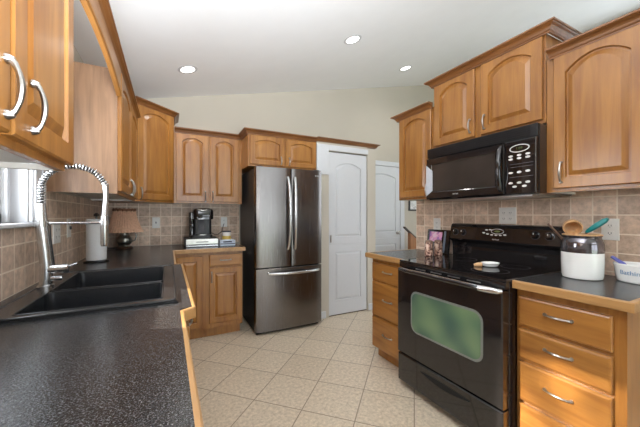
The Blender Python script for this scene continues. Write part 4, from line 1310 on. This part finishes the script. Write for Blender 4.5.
# ------------------------------------------------------------------ hallway bits
c = thing('picture_frame', 'small black framed picture on the hallway wall', 'picture', (3.78, YB, 1.40))
FH = frame((3.63, YB - 0.001, 1.32), (1, 0, 0), (0, 0, 1))
mb = MB()
for q in ((0, 0.30, 0, 0.025), (0, 0.30, 0.375, 0.40), (0, 0.025, 0.025, 0.375), (0.275, 0.30, 0.025, 0.375)):
    mb.box(q[0], q[1], 0, 0.02, q[2], q[3], F=FH)
mb.build('frame', 'black_matte', c)
MB().box(0.025, 0.275, 0.0, 0.008, 0.025, 0.375, F=FH).build('print', 'art', c)
c = thing('stair_banister', 'brown wood stair half wall with dark sloping handrail beyond the kitchen', 'banister', (3.40, 3.33, 0))
poly = [(3.24, 0), (3.75, 0), (3.75, 0.60), (3.24, 0.975)]
MB().prism(poly, lambda a, b: (a, 3.30, b), lambda a, b: (a, 3.36, b)).build('panel', 'banister', c)
MB().prism([(3.14, 1.058), (3.78, 0.584), (3.78, 0.602), (3.14, 1.076)], lambda a, b: (a, 3.305, b), lambda a, b: (a, 3.355, b)).build('handrail', 'dark_cap', c)

# ------------------------------------------------------------------ recessed ceiling lights
sl = math.atan(0.237)


def downlight(x, y, label):
    z = ceil_z(x)
    t = thing('recessed_light', label, 'ceiling light', (x, y, z), 'recessed ceiling lights')
    t.rotation_euler = (0, -sl, 0)
    mb = MB()
    w0 = WORLD[t.name]
    C0 = Vector(w0)
    mb.lathe([(0.062, -0.002), (0.085, -0.003), (0.088, -0.0005), (0.088, 0.0)], tuple(C0), 36, cap0=False, cap1=False)
    mb.build('trim_ring', 'white_paint', t, True)
    MB().lathe([(0.062, -0.0025), (0.062, -0.0015)], tuple(C0), 36).build('lens', 'lamp_glow', t)
    d = bpy.data.lights.new('recessed_light_beam', 'SPOT'); d.energy = 12; d.spot_size = math.radians(150); d.spot_blend = 0.8
    d.shadow_soft_size = 0.06; d.color = (1.0, 0.96, 0.92)
    o = bpy.data.objects.new('recessed_light_beam', d); scene.collection.objects.link(o)
    o.location = (x + 0.006, y, z - 0.03); o.rotation_euler = (0, -sl, 0)
    return t


for x, y, lab in ((0.165, 3.03, 'leftmost recessed ceiling light, above the back counter'),
                  (1.60, 2.40, 'middle recessed ceiling light, in front of the pantry'),
                  (2.90, 3.05, 'rightmost recessed ceiling light, beside the tall microwave cabinets')):
    downlight(x, y, lab)

# ------------------------------------------------------------------ unseen tree outside the sink window, added to shade the sun on the drawers
random.seed(5)
t = thing('sun_blocker_tree', 'leafy tree added outside the sink window to block the sun', 'tree', (-3.6, 3.0, 0), kind=None)
MB().tube([(-3.6, 3.6, -0.15), (-3.6, 3.5, 2.2), (-3.5, 2.9, 3.2), (-3.4, 2.8, 4.0)], [0.10, 0.08, 0.05, 0.02], 10).build('trunk', 'utensil_dark', t, True)
mb = MB()
for k in range(1500):
    a = random.uniform(0, 2 * math.pi); u = random.uniform(-1, 1); rr_ = random.random() ** 0.4
    q = math.sqrt(1 - u * u)
    p = Vector((-3.4 + 0.9 * rr_ * q * math.cos(a), 2.75 + 1.1 * rr_ * q * math.sin(a), 3.82 + 0.55 * rr_ * u))
    d1 = Vector((random.gauss(0, 1), random.gauss(0, 1), random.gauss(0, 1))).normalized()
    d2 = d1.orthogonal().normalized()
    L_ = random.uniform(0.035, 0.06)
    vs = [mb.bm.verts.new(p + e_) for e_ in (-d1 * L_, d2 * L_ * 0.45, d1 * L_, -d2 * L_ * 0.45)]
    mb.bm.faces.new(vs)
fo = mb.build('foliage', 'shrub', t); fo['kind'] = 'stuff'
